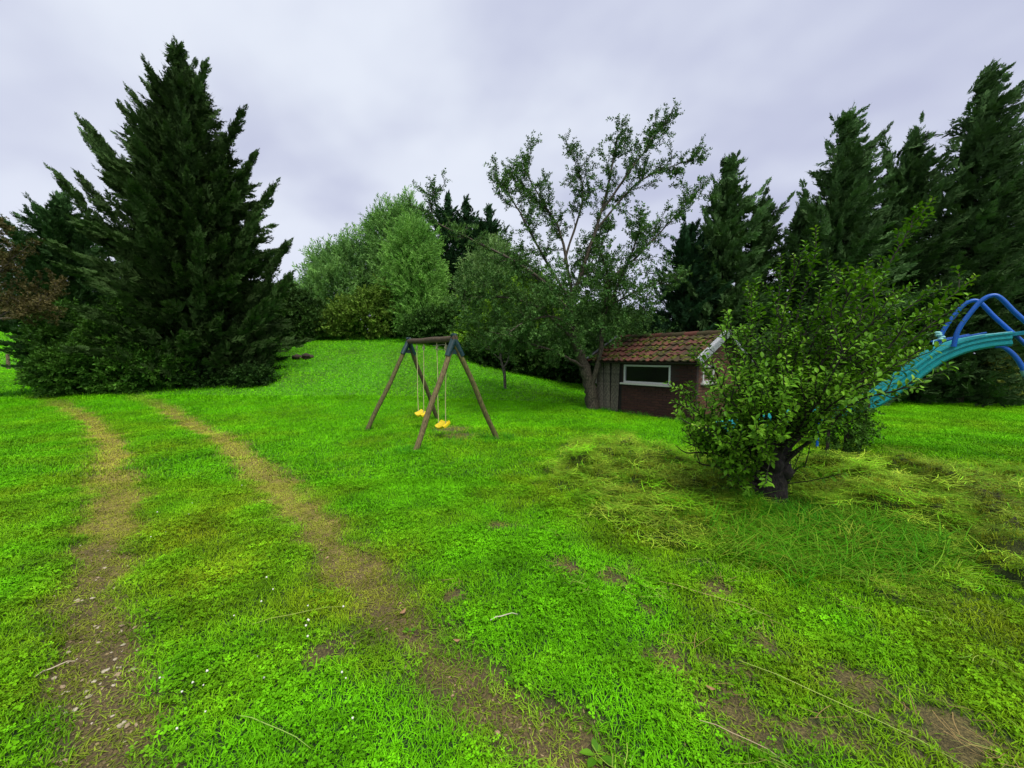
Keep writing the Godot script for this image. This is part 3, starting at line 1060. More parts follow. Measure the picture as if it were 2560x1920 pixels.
func build_shed() -> void:
	rng.seed = 5
	var L := 3.2
	var D := 2.6
	var eave := 1.56
	var ridge := 2.20
	var o := thing("shed", "low brick garden shed with mossy red tiled roof and a wide white window", "shed", Vector3(2.62, land(2.62, 12.3) - 0.03, -12.3), deg_to_rad(-51.9))
	var wt := 0.11
	# bricks are laid one by one where the photo lets them be told apart
	var bm := []
	for k in 3:
		var g := Geo.new()
		g.block(Vector3.ZERO, Vector3(0.21, 0.062, 0.10), 0.004)
		bm.append(g.mesh())
	var hm := Geo.new()
	hm.block(Vector3.ZERO, Vector3(0.10, 0.062, 0.10), 0.004)
	var half := hm.mesh()
	# front wall core: mortar slabs that leave the window open
	var win := [1.04, 2.5, 0.90, 1.42]   # x0, x1, y0, y1
	var front := Geo.new()
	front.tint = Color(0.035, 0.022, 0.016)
	front.box(Vector3((0.97 + L) / 2, win[2] / 2 - 0.1, -0.06), Vector3(L - 0.97, win[2] + 0.2, 0.09))
	front.box(Vector3((win[1] + L) / 2, (win[2] + win[3]) / 2, -0.06), Vector3(L - win[1], win[3] - win[2], 0.09))
	front.box(Vector3((0.97 + win[0]) / 2, (win[2] + win[3]) / 2, -0.06), Vector3(win[0] - 0.97, win[3] - win[2], 0.09))
	front.box(Vector3((0.97 + L) / 2, (win[3] + eave) / 2, -0.06), Vector3(L - 0.97, eave - win[3], 0.09))
	var fw := part("front_wall", front, M.mortar, o)
	var row := 0
	var y := 0.035
	while y < eave - 0.03:
		var x := 0.97 + 0.11 + (0.0 if row % 2 == 0 else -0.11)
		while x < L:
			var half_brick := x < 1.03 or x > L - 0.12
			var wide := 0.10 if half_brick else 0.21
			var cx := clampf(x, 0.97 + wide / 2 + 0.005, L - wide / 2)
			if not (y > win[2] - 0.06 and y < win[3] + 0.05 and cx + wide / 2 > win[0] - 0.04 and cx - wide / 2 < win[1] + 0.04):
				var b := part("brick", half if half_brick else bm[rng.randi() % 3], M.shaded_brick[rng.randi() % 3], fw, Transform3D(Basis(Vector3.UP, rng.randf_range(-0.01, 0.01)), Vector3(cx, y, -0.049 + rng.randf_range(0, 0.004))))
			x += 0.221
		y += 0.074
		row += 1
	# gable walls
	for side in 2:
		var sx := L if side == 0 else 0.0
		var gg := Geo.new()
		gg.tint = Color(0.13, 0.09, 0.07)
		var xa := sx - (0.10 if side == 0 else 0.0)
		var xb := sx - (0.012 if side == 0 else -0.09)
		var out := [Vector2(-0.105, -0.2), Vector2(-D, -0.2), Vector2(-D, eave), Vector2(-D / 2, ridge), Vector2(-0.105, eave + 0.05)]
		gg.loft([out.map(func(p): return Vector3(xa, p.y, p.x)), out.map(func(p): return Vector3(xb, p.y, p.x))])
		var wall := part("gable_wall", gg, M.mortar, o)
		if side == 1:
			continue
		row = 0
		y = 0.035 + 0.074 * 8
		while y < ridge - 0.08:
			var w0 := -0.10
			var w1 := -D
			if y > eave - 0.02:
				var k := (y + 0.04 - eave) / (ridge - eave)
				w0 = -0.10 - k * (D / 2 - 0.1)
				w1 = -D + k * D / 2
			var z := w0 - 0.11 + (0.0 if row % 2 == 0 else 0.11)
			while z > w1 + 0.02:
				var zc := z
				var is_half := z + 0.105 > w0 or z - 0.105 < w1
				if is_half:
					zc = clampf(z, w1 + 0.05, w0 - 0.05)
				if not (y > 0.96 and y < 1.45 and zc < -0.28 and zc > -0.92):
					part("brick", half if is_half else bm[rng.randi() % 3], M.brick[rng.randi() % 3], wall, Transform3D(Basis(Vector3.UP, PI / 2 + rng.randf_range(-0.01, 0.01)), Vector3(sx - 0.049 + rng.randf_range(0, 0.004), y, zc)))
				z -= 0.221
			y += 0.074
			row += 1
		var low := Geo.new()   # the courses behind the shrub, joined
		y = 0.035
		row = 0
		while y < 0.035 + 0.074 * 7.5:
			var z := -0.21 + (0.0 if row % 2 == 0 else 0.11)
			while z > -D + 0.1:
				low.block(Vector3(sx - 0.048, y, z), Vector3(0.10, 0.062, 0.21), 0.004)
				z -= 0.221
			y += 0.074
			row += 1
		var lb := part("brickwork", low, M.brick[0], wall)
		lb.set_meta("kind", "stuff")
		window(wall, Transform3D(Basis(Vector3.UP, PI / 2), Vector3(sx - 0.02, 0.98, -0.30)), 0.60, 0.44)
	var back := Geo.new()
	back.tint = Color(0.13, 0.08, 0.06)
	back.box(Vector3(L / 2, eave / 2 - 0.1, -D + 0.05), Vector3(L - 0.2, eave + 0.2, 0.095))
	part("rear_wall", back, M.mortar, o)
	var floor_slab := Geo.new()
	floor_slab.tint = Color(0.2, 0.2, 0.19)
	floor_slab.box(Vector3(L / 2, 0.0, -D / 2), Vector3(L - 0.22, 0.08, D - 0.25))
	part("floor_slab", floor_slab, M.mortar, o)
	window(o, Transform3D(Basis(), Vector3(win[0], win[2], -0.03)), win[1] - win[0], win[3] - win[2])
	# weathered boards closing the left bay
	var bay := Geo.new()
	bay.tint = Color(0.022, 0.018, 0.015)
	bay.box(Vector3(0.482, eave / 2, -0.09), Vector3(0.96, eave, 0.05))
	var bw := part("boarded_bay", bay, M.wood, o)
	for k in 6:
		var gb := Geo.new()
		var h: float = 1.58 + [0.0, -0.03, -0.05, 0.0, -0.04, -0.02][k]
		gb.tint = Color(0.24, 0.205, 0.16) * [0.9, 1.1, 0.8, 1.0, 0.85, 0.75][k]
		gb.block(Vector3(0, h / 2, 0), Vector3(0.118 + 0.014 * (k % 3), h, 0.022), 0.004)
		part("board", gb, M.wood, bw, Transform3D(Basis(Vector3(0, 0, 1), [0.0, 0.01, -0.012, 0.02, -0.02, -0.035][k]), Vector3(0.07 + k * 0.137, -0.02, -0.045 + [0.0, 0.014, 0.004, 0.012, 0.0, 0.02][k])))
	var post := Geo.new()
	post.tint = Color(0.62, 0.60, 0.52)
	post.block(Vector3(-0.02, 1.2, -0.03), Vector3(0.05, 0.75, 0.05), 0.005)
	part("corner_post", post, M.paint, o)
	# roof: boards, then every tile
	var slope := Vector2(D / 2 + 0.22, (ridge - eave) * (D / 2 + 0.22) / (D / 2)).length()
	var ang := atan2(ridge - eave, D / 2)
	var roof := Node3D.new()
	roof.name = "roof"
	o.add_child(roof, true)
	for s in 2:
		var gr := Geo.new()
		gr.tint = Color(0.06, 0.045, 0.035)
		gr.box(Vector3(0, 0, slope / 2 - 0.02), Vector3(L + 0.3, 0.03, slope))
		part("roof_board", gr, M.wood, roof, Transform3D(Basis(Vector3.UP, PI * s) * Basis(Vector3.RIGHT, ang), Vector3(L / 2, ridge + 0.02, -D / 2)))
	var tiles := []
	for k in 3:
		tiles.append(tile_mesh(k))
	var cols := 17
	var rows := 5
	var tw := (L + 0.28) / cols
	var th := slope / rows
	for s in 2:
		for r in rows:
			for k in cols:
				var m: Material = M.tile[rng.randi() % 3]
				var mossy := noise_c.get_noise_2d(k * 9.0, r * 9.0 + s * 90.0) * 0.8 + 0.34 * float(k > 5) + 0.35 * float(r == 0) - 0.12 + rng.randf_range(-0.1, 0.1)
				if mossy > 0.22:
					m = M.tile_moss[rng.randi() % 2]
				var basis := Basis(Vector3.UP, PI * s) * Basis(Vector3.RIGHT, ang - 0.10) * Basis(Vector3.UP, rng.randf_range(-0.015, 0.015))
				var local := Vector3((k + 0.5) * tw - (L + 0.28) / 2, 0.035, (r + 0.5) * th)
				part("roof_tile", tiles[rng.randi() % 3], m, roof, Transform3D(basis.scaled_local(Vector3(tw / 0.205, 1, th / 0.30)), Vector3(L / 2, ridge + 0.035, -D / 2) + Basis(Vector3.UP, PI * s) * Basis(Vector3.RIGHT, ang) * local))
	for k in 9:
		var gr := Geo.new()
		gr.tube([Vector3(-0.20, 0, 0), Vector3(0.20, 0.004, 0)], [0.105, 0.112], 10)
		part("ridge_tile", gr, M.tile_moss[k % 2] if k % 3 else M.tile[k % 3], roof, Transform3D(Basis(Vector3(0, 0, 1), 0.02), Vector3(0.13 + k * 0.37, ridge + 0.055, -D / 2)))
	# moss cushions on the tiles
	var moss := Copies.new()
	for k in 900:
		var x := rng.randf_range(-0.1, L + 0.1)
		var zz := rng.randf_range(0.0, slope - 0.05)
		if noise_c.get_noise_2d(x * 45.0, zz * 60.0) < -0.05:
			continue
		var p := Vector3(L / 2, ridge + 0.07, -D / 2) + Basis(Vector3.RIGHT, ang) * Vector3(x - L / 2, 0.012, zz)
		var sc := rng.randf_range(0.018, 0.06)
		moss.add(p, Vector3(sc * rng.randf_range(1, 1.6), 0, 0), Vector3(0, sc * 0.45, 0), Vector3(0, 0, sc), Color(0.10, 0.115, 0.02) * rng.randf_range(0.6, 1.5))
	var gm := Geo.new()
	gm.ball(Vector3.ZERO, Vector3.ONE, 5, 8, Basis(), 0.5, 3)
	var mo := moss.node("moss", gm.mesh(), M.leaf)
	mo.set_meta("kind", "stuff")
	roof.add_child(mo, true)
	# grey metal verge trims along both gables
	for side in 2:
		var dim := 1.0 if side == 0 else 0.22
		var sx := L + 0.20 if side == 0 else -0.20
		for s in 2:
			var gv := Geo.new()
			gv.tint = Color(0.33, 0.36, 0.37) * dim
			gv.block(Vector3(0, 0.025, slope / 2), Vector3(0.028, 0.15, slope + 0.02), 0.004)
			gv.tint = Color(0.45, 0.47, 0.48) * dim
			gv.block(Vector3(-0.05 if side == 0 else 0.05, 0.112, slope / 2), Vector3(0.11, 0.02, slope + 0.02), 0.004)
			var sg := -1.0 if s == 1 else 1.0
			var gvm := gv
			if s == 1:
				gvm = Geo.new()
				gvm.tint = Color(0.33, 0.36, 0.37) * dim
				gvm.block(Vector3(0, 0.025, slope / 2), Vector3(0.028, 0.15, slope + 0.02), 0.004)
				gvm.tint = Color(0.45, 0.47, 0.48) * dim
				gvm.block(Vector3(0.05 if side == 0 else -0.05, 0.112, slope / 2), Vector3(0.11, 0.02, slope + 0.02), 0.004)
			part("verge_trim", gvm, M.zinc, roof, Transform3D(Basis(Vector3.UP, PI * s) * Basis(Vector3.RIGHT, ang), Vector3(sx, ridge + 0.04, -D / 2 + 0.004 * sg)))
	# dark fascia under the eaves
	var fa := Geo.new()
	fa.tint = Color(0.035, 0.03, 0.027)
	fa.block(Vector3(L / 2, eave - 0.055, 0.12), Vector3(L + 0.26, 0.11, 0.025), 0.003)
	part("fascia_board", fa, M.wood, roof)


func tile_mesh(k: int) -> ArrayMesh:   # an interlocking clay tile, waved across and a little thick at its lower edge
	var g := Geo.new()
	var prof := [-0.1025, -0.075, -0.04, 0.0, 0.035, 0.065, 0.10]
	var up := [0.022, 0.004, -0.004, 0.002, 0.022, 0.034, 0.026]
	var rows := []
	for e in [-0.17, 0.155]:
		var r := []
		for i in 7:
			r.append(Vector3(prof[i], up[i] + (0.008 if e > 0 else 0.0) + 0.002 * sin(k * 3.0 + i), e))
		rows.append(r)
	for i in 6:
		g.quad(rows[1][i], rows[1][i + 1], rows[0][i + 1], rows[0][i])
		g.quad(rows[1][i] - Vector3(0, 0.030, 0), rows[1][i + 1] - Vector3(0, 0.030, 0), rows[1][i + 1], rows[1][i])
	g.quad(rows[1][6] - Vector3(0, 0.030, 0), rows[0][6] - Vector3(0, 0.030, 0), rows[0][6], rows[1][6])
	g.quad(rows[0][0] - Vector3(0, 0.030, 0), rows[1][0] - Vector3(0, 0.030, 0), rows[1][0], rows[0][0])
	return g.mesh()


func window(parent: Node3D, t: Transform3D, w: float, h: float) -> void:
	var fr := Geo.new()
	fr.tint = Color(0.66, 0.67, 0.64)
	var b := 0.05
	fr.block(Vector3(w / 2, b / 2, 0), Vector3(w, b, 0.08), 0.006)
	fr.block(Vector3(w / 2, h - b / 2, 0), Vector3(w, b, 0.08), 0.006)
	fr.block(Vector3(b / 2, h / 2, 0), Vector3(b, h - 2 * b - 0.002, 0.08), 0.006)
	fr.block(Vector3(w - b / 2, h / 2, 0), Vector3(b, h - 2 * b - 0.002, 0.08), 0.006)
	var wn := part("window", fr, M.paint, parent, t)
	var gl := Geo.new()
	gl.box(Vector3(w / 2, h / 2, -0.01), Vector3(w - 2 * b + 0.01, h - 2 * b + 0.01, 0.005))
	part("pane", gl, M.glass, wn)
	var si := Geo.new()
	si.tint = Color(0.55, 0.56, 0.50)
	si.block(Vector3(w / 2, -0.026, 0.045), Vector3(w + 0.16, 0.05, 0.13), 0.006)
	part("sill", si, M.paint, wn)


func build_slide() -> void:
	var low := Vector3(4.12, 0, -8.35)
	var run := Vector3(3.43, 0, 2.15)
	var u := run.normalized()
	var len := run.length()
	var s := Vector3(-0.53, 0, 0.85)   # towards the camera side
	s = (s - u * s.dot(u)).normalized()
	var o := thing("slide", "turquoise plastic slide with bent blue steel handrails and ladder", "slide", low + Vector3(0, land(4.12, 8.35), 0))
	# rim heights along the chute
	var prof := [Vector2(0.0, 0.24), Vector2(0.06, 0.25), Vector2(0.20, 0.38), Vector2(0.37, 0.59), Vector2(0.52, 0.72), Vector2(0.616, 0.89), Vector2(0.706, 1.22), Vector2(0.80, 1.64), Vector2(0.85, 1.80), Vector2(0.90, 1.91), Vector2(0.96, 1.985), Vector2(1.02, 2.02)]
	var path := []
	for p in smooth_path(prof, 5):
		path.append(u * p.x * len + Vector3.UP * p.y)
	var half := [Vector2(0.255, -0.012), Vector2(0.262, 0.0), Vector2(0.292, 0.002), Vector2(0.300, -0.010), Vector2(0.300, -0.034), Vector2(0.272, -0.044), Vector2(0.270, -0.066), Vector2(0.288, -0.074), Vector2(0.288, -0.104), Vector2(0.262, -0.114), Vector2(0.260, -0.136), Vector2(0.276, -0.144), Vector2(0.274, -0.186), Vector2(0.235, -0.215), Vector2(0.10, -0.222)]
	var inner := [Vector2(0.10, -0.212), Vector2(0.215, -0.205), Vector2(0.244, -0.175), Vector2(0.244, -0.06)]
	var outline := []
	for p in half:
		outline.append(p)
	for i in range(half.size() - 1, -1, -1):
		outline.append(Vector2(-half[i].x, half[i].y))
	for i in range(inner.size() - 1, -1, -1):
		outline.append(Vector2(-inner[i].x, inner[i].y))
	for p in inner:
		outline.append(p)
	var rings := []
	for i in path.size():
		var t: Vector3 = (path[mini(i + 1, path.size() - 1)] - path[maxi(i - 1, 0)]).normalized()
		var nn := t.cross(s).normalized()
		if nn.y < 0:
			nn = -nn
		rings.append(outline.map(func(p): return path[i] + s * p.x + nn * p.y))
	var g := Geo.new()
	g.tint = Color(0.008, 0.37, 0.40)
	g.loft(rings)
	part("chute", g, M.plastic, o)
	# the flared entry lip
	var gl := Geo.new()
	gl.tint = Color(0.03, 0.40, 0.58)
	var top := u * 1.02 * len + Vector3.UP * 2.02
	var e0 := []
	var r2 := []
	for k in 4:
		var q := k / 3.0
		var ring := []
		for p in [Vector2(-0.27, -0.03), Vector2(-0.26, -0.07), Vector2(0.26, -0.07), Vector2(0.27, -0.03), Vector2(0.27, -0.012), Vector2(0.24, -0.05), Vector2(-0.24, -0.05), Vector2(-0.27, -0.012)]:
			ring.append(top + u * (0.005 + q * 0.30) + s * p.x * (1.0 + 0.22 * q) + Vector3.UP * (p.y + 0.055 * q - 0.02 * q * q))
		r2.append(ring)
	gl.loft(r2)
	part("entry_lip", gl, M.plastic, o)
	var blue := Color(0.002, 0.125, 0.58)
	for side in [1.0, -1.0]:
		var gr := Geo.new()
		gr.tint = blue
		var loop := [Vector2(0.872, 1.80), Vector2(0.876, 1.98), Vector2(0.888, 2.14), Vector2(0.912, 2.34), Vector2(0.934, 2.49), Vector2(0.957, 2.56), Vector2(0.980, 2.53), Vector2(1.02, 2.30), Vector2(1.06, 2.09), Vector2(1.108, 1.84), Vector2(1.28, 0.92), Vector2(1.455, -0.1)]
		var p3 := loop.map(func(p): return u * p.x * len + Vector3.UP * p.y + s * side * (0.315 if p.y > 1.9 else 0.31))
		gr.tube(smooth_path(p3, 5), [0.031], 12)
		part("handrail", gr, M.metal, o)
		var pl := Geo.new()
		pl.tint = blue
		pl.block(u * 0.90 * len + Vector3.UP * 1.955 + s * side * 0.29, Vector3(0.46, 0.022, 0.05), 0.004, Basis(u.rotated(s, 0.0), Vector3.UP, u.cross(Vector3.UP)).rotated(s, -0.24 if s.cross(u).y < 0 else 0.24))
		part("mounting_plate", pl, M.metal, o)
		if side < 0:
			continue
		var sl := Geo.new()
		sl.tint = blue
		var leg := [Vector2(0.985, 1.80), Vector2(1.010, 1.78), Vector2(1.045, 1.60), Vector2(1.080, 1.25), Vector2(1.145, 0.6), Vector2(1.215, -0.1)]
		sl.tube(smooth_path(leg.map(func(p): return u * p.x * len + Vector3.UP * p.y + s * side * 0.22), 5), [0.032], 12)
		part("support_leg", sl, M.metal, o)
		var col := Geo.new()
		col.tint = Color(0.16, 0.36, 0.33)
		col.tube([u * 1.061 * len + Vector3.UP * 1.44 + s * side * 0.22, u * 1.068 * len + Vector3.UP * 1.37 + s * side * 0.22], [0.041], 12)
		part("collar", col, M.plastic, o)
		var ml := Geo.new()
		ml.tint = blue
		ml.tube([u * 0.47 * len + Vector3.UP * 0.48 + s * side * 0.22, u * 0.47 * len - Vector3.UP * 0.1 + s * side * 0.24], [0.022], 10)
		part("support_leg", ml, M.metal, o)
	var brace := Geo.new()
	brace.tint = Color(0.16, 0.36, 0.33)
	brace.tube([u * 1.065 * len + Vector3.UP * 1.405 + s * 0.24, u * 1.26 * len + Vector3.UP * 1.02 + s * 0.31], [0.026], 10)
	part("cross_brace", brace, M.plastic, o)
	for k in 6:
		var q := (k + 0.6) / 6.4
		var st := Geo.new()
		st.tint = blue
		var c := u * lerpf(1.10, 1.44, q) * len + Vector3.UP * lerpf(1.86, 0.02, q)
		st.tube([c + s * 0.30, c - s * 0.30], [0.024], 10)
		part("rung", st, M.metal, o)
	# a hank of faded cord tied round the far rail
	var gk := Geo.new()
	gk.tint = Color(0.22, 0.50, 0.47)
	var kc := u * 0.874 * len + Vector3.UP * 1.94 - s * 0.315
	for k in 4:
		gk.ball(kc + Vector3(0.02 * sin(k * 2.0), 0.035 * k, 0.015 * cos(k)), Vector3(0.05, 0.03, 0.05), 5, 8, Basis(), 0.5, k + 2)
	gk.tube([kc, kc + Vector3(-0.10, -0.02, 0), kc + Vector3(-0.14, -0.09, 0.03)], [0.008], 5)
	var cord := part("cord_knot", gk, M.rope, o)
	cord.set_meta("label", "faded cord knotted round the handrail foot")


# ---------------------------------------------------------------- trees near by
func build_apple_tree() -> void:
	rng.seed = 901
	var B := Vector3(2.46, land(2.46, 12.2), -12.2)
	var o := thing("apple_tree", "old gnarled apple tree with spreading bare-tipped limbs beside the shed", "tree", B)
	o.scale = Vector3(0.95, 0.945, 0.95)
	var c := [Copies.new(), Copies.new()]
	var ca := Color(0.038, 0.105, 0.022)
	var cb := Color(0.095, 0.20, 0.045)
	var bark := Color(0.125, 0.105, 0.068)
	# limbs: x, y, depth from the trunk's foot (metres), radius at start and end, bare part, side branches per metre
	var limbs := [
		["trunk", [Vector3(0.04, -0.2, 0), Vector3(0.0, 0.35, 0), Vector3(-0.09, 0.85, 0.02), Vector3(-0.22, 1.38, 0), Vector3(-0.50, 2.15, -0.05), Vector3(-0.62, 2.85, -0.1)], 0.23, 0.14, 0.9, 2.0],
		["limb", [Vector3(-0.62, 2.75, -0.1), Vector3(-0.72, 3.5, -0.05), Vector3(-0.45, 4.2, 0.1), Vector3(-0.15, 5.15, 0.2), Vector3(0.24, 6.4, 0.2), Vector3(0.55, 7.7, 0.1), Vector3(0.68, 8.6, 0.1)], 0.15, 0.012, 0.25, 4.6],
		["limb", [Vector3(0.20, 6.25, 0.2), Vector3(0.85, 7.2, 0.3), Vector3(1.45, 8.0, 0.3), Vector3(1.75, 8.5, 0.25), Vector3(2.2, 8.95, 0.2)], 0.06, 0.008, 0.2, 4.2],
		["limb", [Vector3(0.0, 0.75, 0.1), Vector3(0.18, 1.6, 0.22), Vector3(0.26, 2.3, 0.3), Vector3(0.30, 3.2, 0.35), Vector3(0.42, 4.1, 0.4), Vector3(0.15, 4.9, 0.5)], 0.14, 0.03, 0.35, 4.6],
		["limb", [Vector3(-0.20, 1.32, 0.05), Vector3(-0.75, 1.62, 0.5), Vector3(-1.5, 1.95, 0.8), Vector3(-2.4, 2.18, 1.0), Vector3(-3.1, 2.3, 1.1)], 0.085, 0.010, 0.45, 4.0],
		["limb", [Vector3(-0.66, 3.8, -0.05), Vector3(-0.92, 5.4, -0.3), Vector3(-1.2, 6.25, -0.4), Vector3(-1.85, 6.9, -0.4), Vector3(-2.75, 7.65, -0.3)], 0.08, 0.008, 0.2, 4.6],
		["limb", [Vector3(-1.2, 6.2, -0.4), Vector3(-1.95, 7.3, -0.2), Vector3(-2.15, 7.95, -0.2)], 0.04, 0.008, 0.15, 4.8],
		["limb", [Vector3(-0.7, 3.5, 0.0), Vector3(-1.8, 5.15, 0.4), Vector3(-2.5, 6.35, 0.6), Vector3(-2.95, 6.95, 0.6)], 0.07, 0.008, 0.2, 4.6],
		["limb", [Vector3(-0.9, 4.8, -0.2), Vector3(-0.45, 6.2, -0.5), Vector3(-0.25, 7.05, -0.5), Vector3(-0.38, 7.7, -0.5), Vector3(-0.7, 8.4, -0.4)], 0.06, 0.008, 0.2, 4.4],
		["limb", [Vector3(-0.66, 3.05, 0.0), Vector3(-1.55, 4.0, 0.5), Vector3(-2.5, 4.6, 0.7), Vector3(-3.95, 5.3, 0.8), Vector3(-4.95, 5.85, 0.8), Vector3(-4.88, 6.65, 0.8)], 0.085, 0.008, 0.25, 3.0],
		["limb", [Vector3(0.3, 4.0, 0.4), Vector3(1.25, 4.8, 0.5), Vector3(2.2, 5.8, 0.4), Vector3(3.35, 7.05, 0.3)], 0.07, 0.008, 0.2, 4.0],
		["limb", [Vector3(0.05, 5.7, 0.2), Vector3(1.2, 7.05, 0.1), Vector3(2.15, 7.65, 0.0), Vector3(3.3, 7.95, 0.0)], 0.055, 0.008, 0.2, 4.2],
		["limb", [Vector3(0.28, 3.2, 0.35), Vector3(1.4, 3.8, 0.7), Vector3(2.4, 4.05, 0.8)], 0.06, 0.010, 0.2, 4.6],
		["limb", [Vector3(-0.52, 2.2, 0.0), Vector3(-1.8, 3.2, 0.8), Vector3(-3.1, 3.5, 1.1), Vector3(-4.1, 3.35, 1.2)], 0.075, 0.010, 0.25, 4.6],
		["limb", [Vector3(-0.6, 2.8, -0.1), Vector3(-1.2, 4.0, -1.1), Vector3(-2.2, 5.0, -2.0), Vector3(-2.9, 5.4, -2.4)], 0.07, 0.010, 0.25, 4.6],
		["limb", [Vector3(0.28, 3.0, 0.3), Vector3(0.6, 4.0, 1.1), Vector3(0.8, 4.9, 1.9), Vector3(0.7, 5.3, 2.4)], 0.06, 0.010, 0.25, 4.0],
		["limb", [Vector3(-0.55, 4.0, 0.0), Vector3(0.1, 4.9, -1.0), Vector3(0.7, 5.9, -1.7), Vector3(1.1, 6.6, -2.1)], 0.06, 0.008, 0.2, 4.4],
		["limb", [Vector3(-0.5, 2.5, 0.1), Vector3(-1.3, 2.9, 1.0), Vector3(-2.2, 2.7, 1.6), Vector3(-2.9, 2.2, 1.9)], 0.06, 0.010, 0.25, 5.0],
	]
	for l in limbs:
		var g := Geo.new()
		g.tint = bark
		var pts := smooth_path(l[1], 4)
		for i in pts.size():
			if i > 0:
				pts[i] += rv() * l[3] * 0.25 + rv() * 0.015
		leafy_limb(g, c, pts, l[2] * (1.0 if l[0] == "trunk" else 0.7), l[3], l[4], l[5] * 1.35, 0.35, 1.05, 1.0, ca, cb, 0.28)
		part(l[0], g, M.bark, o)
	# hanging twigs that fill the lower crown
	for k in 1000:
		var a := rng.randf() * TAU
		var r := sqrt(rng.randf())
		var p := Vector3(-1.15 + cos(a) * r * 3.3, 3.35 + rng.randf_range(-1.5, 1.6) * (1.15 - r * 0.5), sin(a) * r * 2.1)
		if noise_c.get_noise_3d(p.x * 18.0, p.y * 18.0, p.z * 18.0) < -0.12:
			continue
		var e := (rv() + Vector3(0, -0.15, 0)).normalized() * rng.randf_range(0.3, 0.7)
		leaf_run(c, [p, p + e * 0.6 + rv() * 0.05, p + e], 0.11, 1.0, ca, cb)
	for k in 2:
		o.add_child(tag(c[k].node("foliage", S.apple[k], M.leaf), "", "", "", "stuff"), true)


func under(p: Vector3) -> bool:   # below the spreading underside of the shrub
	var w := rng.randf_range(-0.06, 0.06)
	if p.x > 0.32:
		return p.y < 0.50 + 0.74 * p.x + 0.3 * maxf(p.z, 0.0) + w
	return p.x < -0.4 and p.y < 0.16 + 1.25 * (-p.x - 0.5) + w


